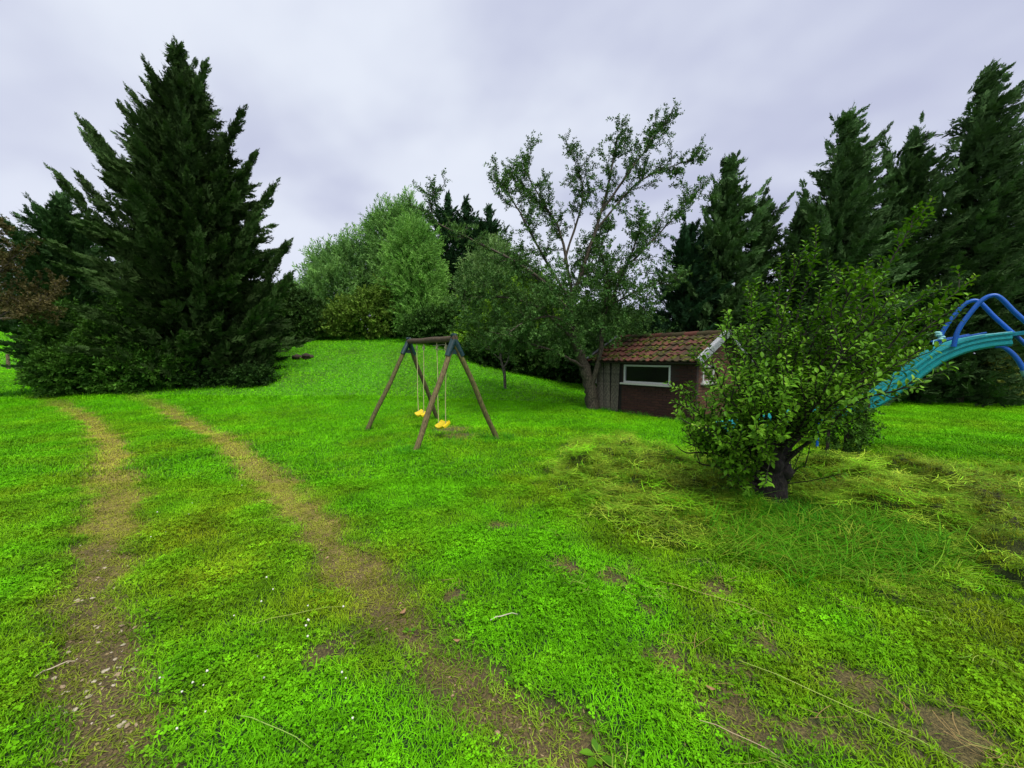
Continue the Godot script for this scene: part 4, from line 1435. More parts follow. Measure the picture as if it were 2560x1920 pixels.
func build_shrub() -> void:
	rng.seed = 333
	var B := Vector3(2.9, land(2.9, 4.35), -4.35)
	var o := thing("leafy_shrub", "tall leafy fruit shrub sprouting from a thick dark stump, in front of the slide", "shrub", B)
	var g := Geo.new()
	g.tint = Color(0.032, 0.026, 0.020)
	g.tube([Vector3(0, -0.15, 0), Vector3(0, 0.04, 0), Vector3(0.0, 0.25, 0.01), Vector3(0.01, 0.5, 0), Vector3(0.02, 0.74, 0.01), Vector3(0.03, 0.86, 0.0)], [0.22, 0.185, 0.165, 0.165, 0.18, 0.13], 14)
	for k in 7:
		var a := k * 0.9
		g.ball(Vector3(cos(a) * 0.15, 0.35 + 0.08 * k, sin(a) * 0.15), Vector3(0.075, 0.09, 0.075), 6, 8, Basis(), 0.4, k + 1)
	part("stump", g, M.bark, o)
	# shoots by the place of their tips (x, y, towards the camera)
	var tips := [Vector3(0.30, 3.05, 0.1), Vector3(0.22, 2.85, -0.3), Vector3(1.63, 3.38, 0.0), Vector3(1.35, 2.75, -0.2), Vector3(2.15, 2.55, 0.0), Vector3(1.82, 2.25, 0.2), Vector3(1.7, 1.9, 0.15), Vector3(1.35, 1.65, 0.1), Vector3(1.25, 2.2, 0.5), Vector3(0.85, 2.45, 0.3), Vector3(0.55, 2.2, 0.7), Vector3(-0.35, 2.35, 0.1), Vector3(-0.1, 2.55, -0.4), Vector3(-0.62, 1.95, 0.1), Vector3(-0.85, 1.65, 0.3), Vector3(-1.2, 1.38, 0.15), Vector3(-1.0, 1.15, -0.3), Vector3(-1.05, 0.85, 0.3), Vector3(0.1, 1.8, 0.9), Vector3(0.55, 1.5, 1.0), Vector3(-0.4, 1.5, 0.8), Vector3(1.0, 1.4, 0.8), Vector3(0.9, 1.9, -0.8), Vector3(0.2, 2.1, -1.0), Vector3(-0.5, 1.8, -0.9), Vector3(1.3, 1.75, -0.6), Vector3(0.05, 2.75, 0.15), Vector3(0.75, 2.65, -0.1), Vector3(-0.7, 1.25, 0.6), Vector3(1.55, 1.85, 0.3), Vector3(0.4, 1.7, 0.6), Vector3(-0.15, 1.9, 0.4), Vector3(1.5, 2.45, 0.2), Vector3(-1.1, 1.0, 0.5), Vector3(-1.15, 1.2, 0.4), Vector3(-0.75, 1.05, 0.95), Vector3(-1.0, 0.75, 0.0), Vector3(-0.55, 1.5, 0.95), Vector3(0.7, 1.2, 0.9), Vector3(-0.9, 1.45, 0.55), Vector3(0.15, 1.45, 1.0), Vector3(0.9, 1.75, 0.7), Vector3(1.15, 1.7, 0.3), Vector3(-0.25, 2.2, 0.5), Vector3(0.5, 2.55, 0.5), Vector3(1.15, 2.35, 0.2), Vector3(-0.9, 0.55, 0.15), Vector3(-0.62, 0.38, 0.3), Vector3(-0.75, 0.66, 0.35), Vector3(-0.45, 0.5, 0.1), Vector3(-1.12, 0.72, 0.1), Vector3(-1.1, 0.92, 0.2), Vector3(-1.0, 1.0, 0.45), Vector3(-0.85, 0.85, 0.6), Vector3(-1.2, 1.1, 0.25), Vector3(1.0, 1.6, 0.2), Vector3(1.3, 1.9, 0.0), Vector3(0.9, 2.2, 0.1), Vector3(0.6, 1.8, 0.3), Vector3(1.7, 2.0, 0.1), Vector3(1.2, 1.5, 0.5), Vector3(0.3, 2.4, 0.2), Vector3(0.28, 0.5, 0.15), Vector3(-0.6, 1.75, 0.3), Vector3(-0.45, 2.0, 0.2), Vector3(-0.72, 1.5, 0.5), Vector3(-0.3, 1.7, 0.6), Vector3(-0.55, 2.2, 0.0), Vector3(-0.85, 1.25, 0.3), Vector3(-0.1, 1.3, 0.7), Vector3(0.35, 1.35, 0.6), Vector3(-0.5, 0.95, 0.4), Vector3(0.7, 2.1, 0.3), Vector3(1.0, 2.5, 0.0)]
	var leaves := []
	for tip in tips:
		if tip.x > 0.32 and tip.y < 0.60 + 0.78 * tip.x + 0.3 * maxf(tip.z, 0.0):
			continue
		var a := atan2(tip.z + rng.randf_range(-0.3, 0.3), tip.x + rng.randf_range(-0.3, 0.3))
		var y0 := minf(rng.randf_range(0.45, 0.85), tip.y * 0.45)
		var start := Vector3(cos(a) * 0.12, y0, sin(a) * 0.12)
		var out := Vector3(tip.x, 0, tip.z) - Vector3(start.x, 0, start.z)
		var up: float = tip.y - y0
		var st := 1.0 if tip.x > 0.4 else 0.35
		var path := smooth_path([start, start + out * 0.30 + Vector3.UP * up * (0.22 + 0.16 * st) + rv() * 0.04, start + out * 0.60 + Vector3.UP * up * (0.55 + 0.12 * st) + rv() * 0.06, start + out * 0.85 + Vector3.UP * up * (0.82 + 0.06 * st) + rv() * 0.04, tip], 5)
		var gs := Geo.new()
		gs.tint = Color(0.05, 0.042, 0.026)
		var n := path.size()
		gs.tube(path, range(n).map(func(i): return lerpf(0.017, 0.0035, i / float(n - 1))), 6)
		var courses := [[path, 0.20, 0.011]]
		for k in rng.randi_range(7, 11):
			var t := 0.2 + 0.66 * pow(rng.randf(), 1.25)
			var i := int(t * (n - 1))
			var p: Vector3 = path[i]
			var e: Vector3 = ((path[mini(i + 1, n - 1)] - path[maxi(i - 1, 0)]).normalized() + rv() * 0.8 + Vector3.UP * 0.15).normalized()
			var l := rng.randf_range(0.18, 0.60) * (1.15 - t * 0.7)
			var sub := [p, p + e * l * 0.4 + rv() * 0.015, p + e * l * 0.75 + rv() * 0.02, p + e * l + Vector3(0, 0.04, 0)]
			if under(sub[3]):
				continue
			gs.tube(sub, [0.006, 0.005, 0.004, 0.002], 5)
			courses.append([sub, 0.05, 0.0135])
		part("shoot", gs, M.bark, o)
		for cs in courses:
			var pts: Array = cs[0]
			var run := 0.0
			var az := rng.randf() * TAU
			var m := pts.size()
			for i in m - 1:
				if i / float(m - 1) < cs[1]:
					continue
				var p0: Vector3 = pts[i]
				var p1: Vector3 = pts[i + 1]
				var l := p0.distance_to(p1)
				var tan := (p1 - p0).normalized()
				var x := tan.cross(Vector3(0.3, 0.5, 0.8)).normalized()
				var y := tan.cross(x)
				while run < l:
					az += 2.4
					var rad := x * cos(az) + y * sin(az)
					var dir := (tan * 0.55 + rad * 0.8 + Vector3(0, -0.05, 0) + rv() * 0.25).normalized()
					var at := p0 + tan * run + dir * 0.012
					var nn := (Vector3.UP * 0.9 + tan * 0.4 + rv() * 0.45).normalized()
					var young := smoothstep(0.75, 1.0, (i + 1.0) / m)
					run += cs[2] * rng.randf_range(0.7, 1.4)
					if under(at):
						continue
					leaves.append([at, dir, nn, rng.randf_range(0.6, 1.35) * lerpf(1.0, 0.7, young), clampf(rng.randf() * 0.65 + young * 0.5, 0, 1)])
				run -= l
	var eye := Vector3(0, 1.65, 0) - B
	leaves.sort_custom(func(p, q): return eye.distance_squared_to(p[0]) < eye.distance_squared_to(q[0]))
	var c := [Copies.new(), Copies.new(), Copies.new()]
	var greens := [Color(0.062, 0.18, 0.008), Color(0.115, 0.28, 0.014), Color(0.23, 0.41, 0.035)]
	for i in leaves.size():
		var f: Array = leaves[i]
		var y: Vector3 = f[1]
		var x := y.cross(f[2]).normalized()
		var z := x.cross(y)
		if i < 300:
			var lf := part("leaf", S.leaf[i % 3], M.green[clampi(int(f[4] * 3.0), 0, 2)], o, Transform3D(Basis(x, y, z) * f[3], f[0]))
		else:
			var col: Color = greens[0].lerp(greens[1], minf(f[4] * 2, 1)).lerp(greens[2], maxf(0, f[4] * 2 - 1)) * rng.randf_range(0.8, 1.2)
			c[i % 3].add(f[0], x * f[3], y * f[3], z * f[3], col)
	for k in 3:
		var fo: MultiMeshInstance3D = c[k].node("foliage", S.leaf[k], M.shiny_leaf)
		fo.set_meta("kind", "stuff")
		o.add_child(fo, true)


func build_small_things() -> void:
	rng.seed = 64
	# two stakes and the young bush tied between them
	var sd := [[Vector3(4.82, 0, -5.94), 0.72, 0.02, "thin dark stake left of the young bush behind the shrub"], [Vector3(5.30, 0, -5.97), 0.95, 0.14, "leaning dark stake right of the young bush behind the shrub"]]
	for s in sd:
		var o := thing("wooden_stake", s[3], "stake", W(s[0].x, -s[0].z), 0.0, "stakes behind the shrub")
		var g := Geo.new()
		g.tint = Color(0.05, 0.035, 0.03)
		g.tube([Vector3(0, -0.1, 0), Vector3(s[2] * 0.5, s[1] * 0.5, 0), Vector3(s[2], s[1], 0.01)], [0.022, 0.021, 0.02], 8)
		part("stake", g, M.wood, o)
	broadleaf("young_bush", "thin young bush growing between two stakes behind the shrub", W(5.08, 5.95), [[Vector3(0, 0.45, 0), Vector3(0.24, 0.42, 0.24)], [Vector3(0.22, 0.55, 0), Vector3(0.25, 0.2, 0.2)], [Vector3(0.05, 0.9, 0), Vector3(0.3, 0.25, 0.25)]], 240, "apple", 0.55, Color(0.03, 0.085, 0.012), Color(0.07, 0.17, 0.02), 12, "bush", 0.4, 0.025)
	# the thin sapling between swing and tree
	var sp := thing("sapling", "thin sapling with a forked pale stem beyond the swing frame", "tree", W(-0.28, 15.0))
	var c := [Copies.new(), Copies.new()]
	for l in [["trunk", [Vector3(0.02, -0.1, 0), Vector3(0, 0.5, 0), Vector3(-0.06, 0.85, 0)], 0.075, 0.06, 2.0], ["limb", [Vector3(-0.06, 0.82, 0), Vector3(-0.15, 1.2, 0), Vector3(-0.25, 1.9, 0), Vector3(-0.3, 2.9, 0.1)], 0.045, 0.01, 0.3], ["limb", [Vector3(-0.05, 0.82, 0), Vector3(0.12, 1.1, 0.05), Vector3(0.3, 1.9, 0.1), Vector3(0.55, 2.8, 0.1)], 0.04, 0.01, 0.3], ["limb", [Vector3(-0.13, 1.1, 0), Vector3(-0.4, 1.35, 0.1), Vector3(-0.6, 1.6, 0.1), Vector3(-1.0, 2.2, 0.2)], 0.025, 0.008, 0.3]]:
		var g := Geo.new()
		g.tint = Color(0.16, 0.14, 0.12)
		var pts := smooth_path(l[1], 4)
		if l[4] > 1.0:
			g.tube(pts, [l[2], l[3]], 8)
		else:
			leafy_limb(g, c, pts, l[2], l[3], l[4], 6.0, 0.4, 0.9, 1.0, Color(0.04, 0.11, 0.02), Color(0.10, 0.20, 0.035), 0.2)
		part(l[0], g, M.bark, sp)
	for k in 2:
		sp.add_child(tag(c[k].node("foliage", S.apple[k], M.leaf), "", "", "", "stuff"), true)
	# broad-leaved weeds by the track
	var first: Node3D = null
	for w in [[Vector2(0.02, 1.92), 0.10, "flat weed with round grey green leaves at the edge of the right rut"], [Vector2(0.36, 1.55), 0.13, "broad pale leaved weed at the bottom edge of the right rut"], [Vector2(-1.36, 2.65), 0.11, "pale green dock plant in the grass left of the right rut"], [Vector2(-0.98, 2.02), 0.09, "small weed rosette between the ruts near the clover flowers"], [Vector2(-0.62, 2.28), 0.07, "little weed rosette in the middle of the right rut"]]:
		var o := thing("weed_rosette", w[2], "weed", W(w[0].x, w[0].y, 0.01), rng.randf() * TAU, "broad-leaved weeds")
		for k in 7:
			var a := k * TAU / 7 + rng.randf_range(-0.6, 0.6)
			var y := (Vector3(cos(a), rng.randf_range(0.25, 0.6), sin(a))).normalized()
			var x := y.cross(Vector3.UP).normalized()
			part("leaf", S.leaf[k % 3], M.green[1 if k % 2 else 0], o, Transform3D(Basis(x, y, x.cross(y)) * (w[1] / 0.075 * rng.randf_range(0.35, 0.85)), y * 0.015))
	# white clover heads
	var proto: Node3D = null
	for k in 46:
		var p := Vector2(-1.35 + rng.randf_range(-0.45, 0.75), 1.95 + rng.randf_range(-0.4, 0.9)) if k < 34 else Vector2(rng.randf_range(-4.4, -2.2), rng.randf_range(3.2, 5.5))
		if rut(p.x, p.y) > 0.4:
			continue
		var o: Node3D
		if proto == null:
			var g := Geo.new()
			g.tint = Color(0.72, 0.70, 0.62)
			g.ball(Vector3(0, 0.062, 0), Vector3(0.0095, 0.0085, 0.0095), 6, 9, Basis(), 0.5, 8)
			o = thing("clover_flower", "white clover flower head in the grass between the wheel ruts", "flower", Vector3.ZERO, 0.0, "white clover flowers between the ruts")
			part("flower_head", g, M.straw, o)
			var st := Geo.new()
			st.tint = Color(0.10, 0.30, 0.03)
			st.tube([Vector3(0.006, -0.01, 0), Vector3(0, 0.03, 0.003), Vector3(0, 0.056, 0)], [0.0012], 4)
			part("stem", st, M.grass, o)
			proto = o
		else:
			o = proto.duplicate()
			o.name = numbered("clover_flower")
			add_child(o, true)
		o.position = W(p.x, p.y)
		o.rotation = Vector3(rng.randf_range(-0.3, 0.3), rng.randf() * TAU, rng.randf_range(-0.3, 0.3))
		o.scale = Vector3.ONE * rng.randf_range(0.45, 0.75)
	# pale stones pressed into the ruts
	var stones := []
	for k in 4:
		var g := Geo.new()
		g.tint = [Color(0.55, 0.47, 0.32), Color(0.45, 0.34, 0.20), Color(0.66, 0.58, 0.42), Color(0.50, 0.33, 0.19)][k]
		g.ball(Vector3.ZERO, Vector3(1.0, 0.5, 0.8), 5, 7, Basis(), 0.55, k + 40)
		stones.append(g.mesh())
	for k in 120:
		var line: Array = RUT_A if k % 4 < 3 else RUT_B
		var t := rng.randf_range(3.2, 6.9) if k % 4 < 3 else rng.randf_range(2.0, 6.5)
		if k % 4 < 3 and k % 5 < 2:
			t = rng.randf_range(4.0, 5.2)
		var i := int(t)
		var p: Vector2 = line[i].lerp(line[i + 1], t - i) + Vector2(rng.randfn(0, 0.10), rng.randfn(0, 0.10))
		var s := 0.005 + 0.012 * pow(rng.randf(), 2.2)
		var left := k % 4 < 3
		var o := part("pebble", stones[k % 4], M.stone, self, Transform3D(Basis.from_euler(Vector3(rng.randf_range(-0.3, 0.3), rng.randf() * TAU, rng.randf_range(-0.3, 0.3))) * s, W(p.x, p.y, s * 0.25)))
		tag(o, "small pale stone pressed into the left wheel rut" if left else "small pale stone pressed into the right wheel rut", "stone", "stones in the left rut" if left else "stones in the right rut")
	var crumbs := [Copies.new(), Copies.new()]
	for k in 9000:
		var line: Array = RUT_A if k % 2 == 0 else RUT_B
		var t := rng.randf_range(1.6, 9.0)
		var i := int(t)
		var p: Vector2 = line[i].lerp(line[i + 1], t - i) + Vector2(rng.randfn(0, 0.16), rng.randfn(0, 0.16))
		var s := 0.0014 + 0.0055 * pow(rng.randf(), 4.0)
		var a := rng.randf() * TAU
		var col := Color(0.10, 0.075, 0.03).lerp(Color(0.26, 0.20, 0.09), pow(rng.randf(), 2.0)) * rng.randf_range(0.5, 1.3)
		crumbs[k % 2].add(W(p.x, p.y, s * 0.3), Vector3(cos(a), 0.2, sin(a)) * s * 1.4, Vector3(0, s * 0.8, 0), Vector3(-sin(a), 0.1, cos(a)) * s, col)
	var gc := Geo.new()
	gc.ball(Vector3.ZERO, Vector3.ONE, 4, 6, Basis(), 0.6, 77)
	var gd := Geo.new()
	gd.ball(Vector3.ZERO, Vector3(1.6, 0.5, 0.7), 4, 6, Basis(), 0.6, 78)
	stuff("soil_crumbs", "crumbs of soil and dead bits lying in both wheel ruts", "soil", crumbs, [gc.mesh(), gd.mesh()], M.rope)
	# dead leaves and sticks
	for w in [[Vector2(1.0, 1.83), 0.055, "dry pink brown curled leaf lying right of the tracks"], [Vector2(-0.72, 2.42), 0.075, "dry brown leaf lying in the right wheel rut"], [Vector2(-0.3, 2.17), 0.05, "withered reddish leaf beside the round leaved weed"]]:
		var o := part("dead_leaf", S.leaf[1], M.dead, self, Transform3D(Basis.from_euler(Vector3(1.9, rng.randf() * TAU, 0.2)) * (w[1] / 0.075), W(w[0].x, w[0].y, 0.04)))
		tag(o, w[2], "leaf")
	for w in [[Vector2(-0.05, 2.36), 0.09, 0.35, Color(0.48, 0.45, 0.34), "short pale stick lying in the grass right of the right rut"], [Vector2(-2.42, 1.98), 0.07, 0.9, Color(0.50, 0.42, 0.30), "thin pale twig lying on the left wheel rut"], [Vector2(0.98, 1.58), 0.16, -0.6, Color(0.42, 0.34, 0.20), "long straw coloured stalk on the bare patch at the lower right"], [Vector2(1.55, 1.75), 0.42, -0.75, Color(0.34, 0.44, 0.10), "long green stalk lying on the lawn at the lower right"], [Vector2(1.35, 2.6), 0.36, -0.6, Color(0.40, 0.36, 0.12), "long yellowish stalk across the dry patch below the shrub"], [Vector2(-1.35, 2.4), 0.26, 0.35, Color(0.30, 0.38, 0.08), "thin yellow green stalk pointing at the right rut"], [Vector2(-1.05, 1.63), 0.22, -0.35, Color(0.26, 0.42, 0.08), "thin green stalk among the clover at the bottom"]]:
		var g := Geo.new()
		g.tint = w[3]
		var l: float = w[1]
		var e := Vector3(cos(w[2]), 0, -sin(w[2]))
		var pts := []
		for i in 6:
			var q := i / 5.0 - 0.5
			pts.append(e * q * l * 2 + Vector3(0, 0.045 - 0.03 * absf(q) + 0.006 * sin(i * 2.0), 0) + e.cross(Vector3.UP) * 0.16 * l * q * q)
		g.tube(pts, [0.0014, 0.002, 0.0022, 0.002, 0.0016, 0.001] if l > 0.1 else [0.003, 0.004, 0.004, 0.0035, 0.003, 0.002], 5)
		var o := part("stick" if l < 0.1 else "grass_stalk", g, M.straw, self, Transform3D(Basis(), W(w[0].x, w[0].y)))
		tag(o, w[4], "stick" if l < 0.1 else "stalk")
	# the heap of dug soil under the big conifer's right edge
	var sh := thing("soil_heap", "small dark heap of dug soil on the slope right of the big conifer", "soil heap", W(-9.6, 18.0))
	var gh := Geo.new()
	for k in 14:
		gh.tint = Color(0.07, 0.05, 0.032) * rng.randf_range(0.7, 1.5)
		gh.ball(Vector3(rng.randf_range(-0.45, 0.45), rng.randf_range(0.0, 0.12), rng.randf_range(-0.25, 0.25)), Vector3(0.16, 0.11, 0.15) * rng.randf_range(0.6, 1.2), 6, 8, Basis(), 0.5, k + 60)
	part("soil", gh, M.stone, sh)
	# old posts in the field edge at the far left
	for k in 3:
		var p := Vector2([-33.9, -32.6, -31.4][k], 26.5)
		var o := thing("fence_post", ["leftmost of the three brown fence posts by the far field", "middle one of the three brown fence posts by the far field", "rightmost of the three brown fence posts, by the bushes"][k], "fence post", W(p.x, p.y), 0.2 * k, "fence posts by the far field")
		var g := Geo.new()
		g.tint = Color(0.26, 0.19, 0.12)
		g.tube([Vector3(0, -0.2, 0), Vector3(0.02, 0.6, 0), Vector3(0.03, 1.05, 0.01)], [0.10, 0.095, 0.085], 9)
		part("post", g, M.wood, o)


func build_far_trees() -> void:
	var dark := Color(0.055, 0.108, 0.028)
	var cool := Color(0.085, 0.172, 0.052)
	# big cypress on the left; its limb tips as they stand out of the outline (x, y, towards the camera)
	var prof := [[0.0, 3.9], [0.08, 4.2], [0.3, 3.75], [0.45, 3.35], [0.57, 2.9], [0.71, 1.9], [0.85, 0.8], [1.0, 0.08]]
	conifer("cypress", "largest dark green conifer with jagged limbs, standing alone at the left", W(-12.3, 15.5), 13.0, prof, 210, 71, dark, [Vector3(-4.15, 10.1, 0.2), Vector3(-2.95, 10.85, -0.3), Vector3(-1.25, 11.2, 0.3), Vector3(-1.4, 10.6, 0.9), Vector3(0.7, 11.9, 0.1), Vector3(2.65, 10.4, 0.2), Vector3(1.35, 11.9, 0.3), Vector3(3.15, 8.8, 0.4), Vector3(3.65, 7.85, 0.0), Vector3(3.3, 6.4, 0.8), Vector3(4.2, 5.6, 0.2), Vector3(4.4, 4.4, 0.3), Vector3(-3.8, 7.9, 0.9), Vector3(-3.3, 9.2, 1.0), Vector3(-0.5, 11.4, 1.1), Vector3(1.6, 9.3, 2.0), Vector3(-1.8, 8.8, 2.2), Vector3(4.0, 3.2, 1.5), Vector3(-2.3, 7.0, 3.0), Vector3(0.6, 6.4, 3.4), Vector3(2.6, 5.2, 3.0)], Vector3.ZERO, 14.0, "", 11.0)
	conifer("cypress", "lower rounder dark conifer behind the left side of the largest one", W(-20.4, 18.2), 8.9, [[0.0, 1.2], [0.15, 2.0], [0.3, 3.4], [0.6, 2.9], [0.85, 1.5], [1.0, 0.2]], 110, 72, Color(0.046, 0.112, 0.030), [Vector3(-2.2, 7.6, 0.5), Vector3(-0.9, 8.4, 0.5), Vector3(0.9, 8.6, 0.3), Vector3(-3.4, 6.8, 0.3), Vector3(2.0, 7.8, 0.5)], Vector3.ZERO, 9.0)
	# three dark tops in the middle distance
	for k in 3:
		conifer("cypress", ["leftmost of three dark conifer tops behind the willows", "middle one of three dark conifer tops behind the willows", "rightmost of three dark conifer tops, behind the apple tree's left limbs"][k], W([-5.0, -3.4, -1.9][k], 30.5 + [0.0, 0.8, 0.0][k]), [12.0, 12.2, 11.8][k], [[0.0, 2.4], [0.4, 2.6], [0.75, 1.9], [0.92, 0.8], [1.0, 0.1]], 90, 73 + k, Color(0.036, 0.095, 0.034), [Vector3(-0.8, 10.2, 0.5), Vector3(0.9, 10.0, 0.5)], Vector3.ZERO, 7.0, "dark conifers behind the willows")
	# the hedge of tall cypresses on the right
	var wind := Vector3(0.55, 0.1, 0.1)
	conifer("cypress", "short dark conifer rising just behind the shed roof", W(6.5, 15.0), 6.9, [[0.0, 1.7], [0.35, 1.9], [0.7, 1.35], [0.9, 0.8], [1.0, 0.2]], 80, 81, Color(0.034, 0.090, 0.036), [Vector3(-0.5, 6.7, 0.4), Vector3(0.5, 6.5, 0.4)], wind * 0.5, 7.5, "", 4.5)
	conifer("cypress", "conifer with a single slim top right of the apple tree crown", W(7.7, 14.6), 9.3, [[0.0, 1.9], [0.4, 1.9], [0.62, 1.5], [0.74, 0.85], [0.85, 0.5], [1.0, 0.12]], 110, 82, cool, [Vector3(-1.0, 8.0, 0.3), Vector3(1.05, 7.9, 0.3), Vector3(-1.3, 6.9, 0.4), Vector3(0.8, 7.0, 0.9)], wind, 7.5, "", 4.5)
	conifer("cypress", "low conifer between two taller tops, nearer the slim one", W(9.0, 14.9), 7.7, [[0.0, 1.5], [0.5, 1.4], [0.8, 0.75], [1.0, 0.12]], 70, 83, cool * 0.85, [Vector3(-0.2, 7.7, 0.2), Vector3(0.75, 7.5, 0.2)], wind, 7.5, "", 4.5)
	conifer("cypress", "low bushy conifer left of the tall top above the shrub", W(9.85, 14.0), 7.3, [[0.0, 1.6], [0.5, 1.5], [0.8, 0.9], [1.0, 0.15]], 75, 84, cool * 0.8, [Vector3(-0.4, 7.2, 0.2), Vector3(0.5, 7.0, 0.2)], wind, 7.5, "", 4.5)
	conifer("cypress", "tall conifer with a narrow wind-bent top above the leafy shrub", W(11.1, 13.6), 10.4, [[0.0, 1.9], [0.4, 2.0], [0.6, 1.7], [0.72, 0.95], [0.85, 0.62], [1.0, 0.12]], 130, 85, cool, [Vector3(-2.1, 7.5, 0.4), Vector3(-1.8, 6.8, 0.9), Vector3(1.0, 9.4, 0.2), Vector3(-0.7, 8.6, 0.3), Vector3(1.3, 7.2, 0.5), Vector3(0.8, 8.3, 0.4)], wind, 7.5, "", 4.5)
	conifer("cypress", "broad conifer joined to the left side of the tallest right one", W(13.4, 13.8), 9.5, [[0.0, 1.9], [0.4, 2.0], [0.7, 1.6], [0.88, 0.9], [1.0, 0.2]], 120, 86, cool * 0.8, [Vector3(-1.5, 8.5, 0.4), Vector3(-1.5, 9.2, 0.2), Vector3(-0.2, 9.6, 0.2), Vector3(-1.3, 7.4, 0.6)], wind * 0.7, 7.5, "", 4.5)
	conifer("cypress", "tallest of the right-hand conifers, its tip combed to the right", W(15.25, 13.5), 11.6, [[0.0, 2.0], [0.4, 2.2], [0.6, 1.9], [0.72, 1.15], [0.85, 0.75], [1.0, 0.12]], 150, 87, cool * 0.85, [Vector3(1.1, 11.0, 0.2), Vector3(1.15, 10.3, 0.3), Vector3(1.2, 9.6, 0.3), Vector3(1.3, 9.0, 0.3), Vector3(-0.8, 9.6, 0.3)], wind * 1.5, 7.5, "", 4.5)
	conifer("cypress", "conifer cut off by the right edge of the view", W(17.8, 13.9), 9.8, [[0.0, 2.0], [0.4, 2.2], [0.7, 1.7], [0.9, 0.9], [1.0, 0.2]], 110, 88, cool * 0.8, [Vector3(0.0, 9.8, 0.2), Vector3(-0.8, 9.0, 0.3)], wind, 7.5, "", 4.5)
	# willows and bushes on the mound
	var wa := Color(0.105, 0.26, 0.055)
	var wb := Color(0.26, 0.49, 0.13)
	broadleaf("willow", "small pale willow at the far left end of the willow row", W(-15.6, 29.5), [[Vector3(0, 2.2, 0), Vector3(1.5, 2.3, 1.5)], [Vector3(-1.2, 1.3, 0.2), Vector3(1.1, 1.4, 1.1)]], 900, "willow", 1.1, wa, Color(0.20, 0.34, 0.09), 51, "willow", 0.7, 0.1)
	broadleaf("willow", "rounded grey green willow, second from the left on the mound", W(-12.6, 28.0), [[Vector3(0.2, 3.4, 0), Vector3(2.0, 3.3, 2.0)], [Vector3(1.3, 4.9, -0.3), Vector3(1.7, 2.6, 1.7)], [Vector3(-1.4, 2.2, 0.3), Vector3(1.4, 2.2, 1.4)]], 2300, "willow", 1.15, Color(0.085, 0.21, 0.06), wb, 52, "willow", 0.7, 0.14)
	broadleaf("willow", "tallest willow with a ragged light crown behind the rounded ones", W(-8.2, 28.5), [[Vector3(0, 4.2, 0), Vector3(1.9, 3.9, 1.8)], [Vector3(-0.6, 7.2, 0), Vector3(1.7, 2.4, 1.5)], [Vector3(0.9, 7.9, 0.2), Vector3(1.1, 1.9, 1.1)]], 2300, "willow", 1.1, wa, wb, 53, "willow", 0.8, 0.16)
	broadleaf("willow", "egg shaped bright willow standing in front of the willow row", W(-5.9, 24.0), [[Vector3(0, 3.1, 0), Vector3(1.75, 3.0, 1.7)], [Vector3(0.0, 5.0, 0), Vector3(1.35, 2.3, 1.3)], [Vector3(0.3, 1.4, 0.3), Vector3(1.8, 1.5, 1.6)]], 2600, "willow", 1.0, Color(0.105, 0.28, 0.045), Color(0.24, 0.48, 0.095), 54, "willow", 0.7, 0.14)
	broadleaf("olive_bush", "low wide olive green bush at the foot of the willows", W(-8.6, 23.2), [[Vector3(0, 1.2, 0), Vector3(1.9, 1.5, 1.4)], [Vector3(1.1, 1.9, -0.3), Vector3(1.3, 1.4, 1.2)], [Vector3(-1.4, 0.7, 0.2), Vector3(1.1, 0.9, 1.0)]], 1500, "broad", 0.8, Color(0.07, 0.15, 0.018), Color(0.16, 0.27, 0.035), 55, "bush", 0.5, 0.0)
	broadleaf("willow", "grey green willow half hidden behind the apple tree's left limbs", W(-1.3, 22.5), [[Vector3(0, 3.0, 0), Vector3(1.6, 2.9, 1.5)], [Vector3(0.3, 4.8, 0), Vector3(1.2, 1.6, 1.1)]], 1500, "willow", 1.0, Color(0.12, 0.24, 0.07), Color(0.26, 0.42, 0.14), 56, "willow", 0.6, 0.12)
	broadleaf("hazel", "yellow green bushy tree glowing behind the apple tree's low limb", W(0.6, 21.0), [[Vector3(0, 2.4, 0), Vector3(1.9, 2.4, 1.6)], [Vector3(1.9, 2.0, 0.2), Vector3(1.6, 2.1, 1.4)], [Vector3(-1.9, 1.9, 0.3), Vector3(1.6, 1.9, 1.4)], [Vector3(0.3, 3.6, -0.5), Vector3(1.5, 1.5, 1.4)]], 2600, "broad", 0.85, Color(0.07, 0.19, 0.014), Color(0.23, 0.44, 0.030), 57, "tree", 0.5, 0.12)
	broadleaf("dark_bush", "dark low bush closing the lawn behind the sapling", W(-0.6, 19.6), [[Vector3(0, 0.9, 0), Vector3(1.7, 1.2, 1.0)], [Vector3(1.6, 0.8, 0.1), Vector3(1.5, 1.1, 1.0)]], 1200, "broad", 0.75, Color(0.018, 0.05, 0.010), Color(0.05, 0.11, 0.02), 58, "bush", 0.4, 0.0)
	broadleaf("dark_bush", "dark bush between the sapling and the old apple trunk", W(2.6, 19.2), [[Vector3(0, 1.2, 0), Vector3(1.6, 1.5, 1.0)], [Vector3(1.4, 1.0, 0.1), Vector3(1.4, 1.3, 1.0)]], 1200, "broad", 0.75, Color(0.018, 0.05, 0.010), Color(0.045, 0.10, 0.018), 59, "bush", 0.4, 0.0)
	broadleaf("dark_bush", "dark bush showing between the olive bush and the egg shaped willow", W(-7.0, 25.6), [[Vector3(0, 0.8, 0), Vector3(1.8, 1.1, 0.9)]], 500, "broad", 0.8, Color(0.03, 0.08, 0.014), Color(0.06, 0.14, 0.025), 68, "bush", 0.4, 0.0)
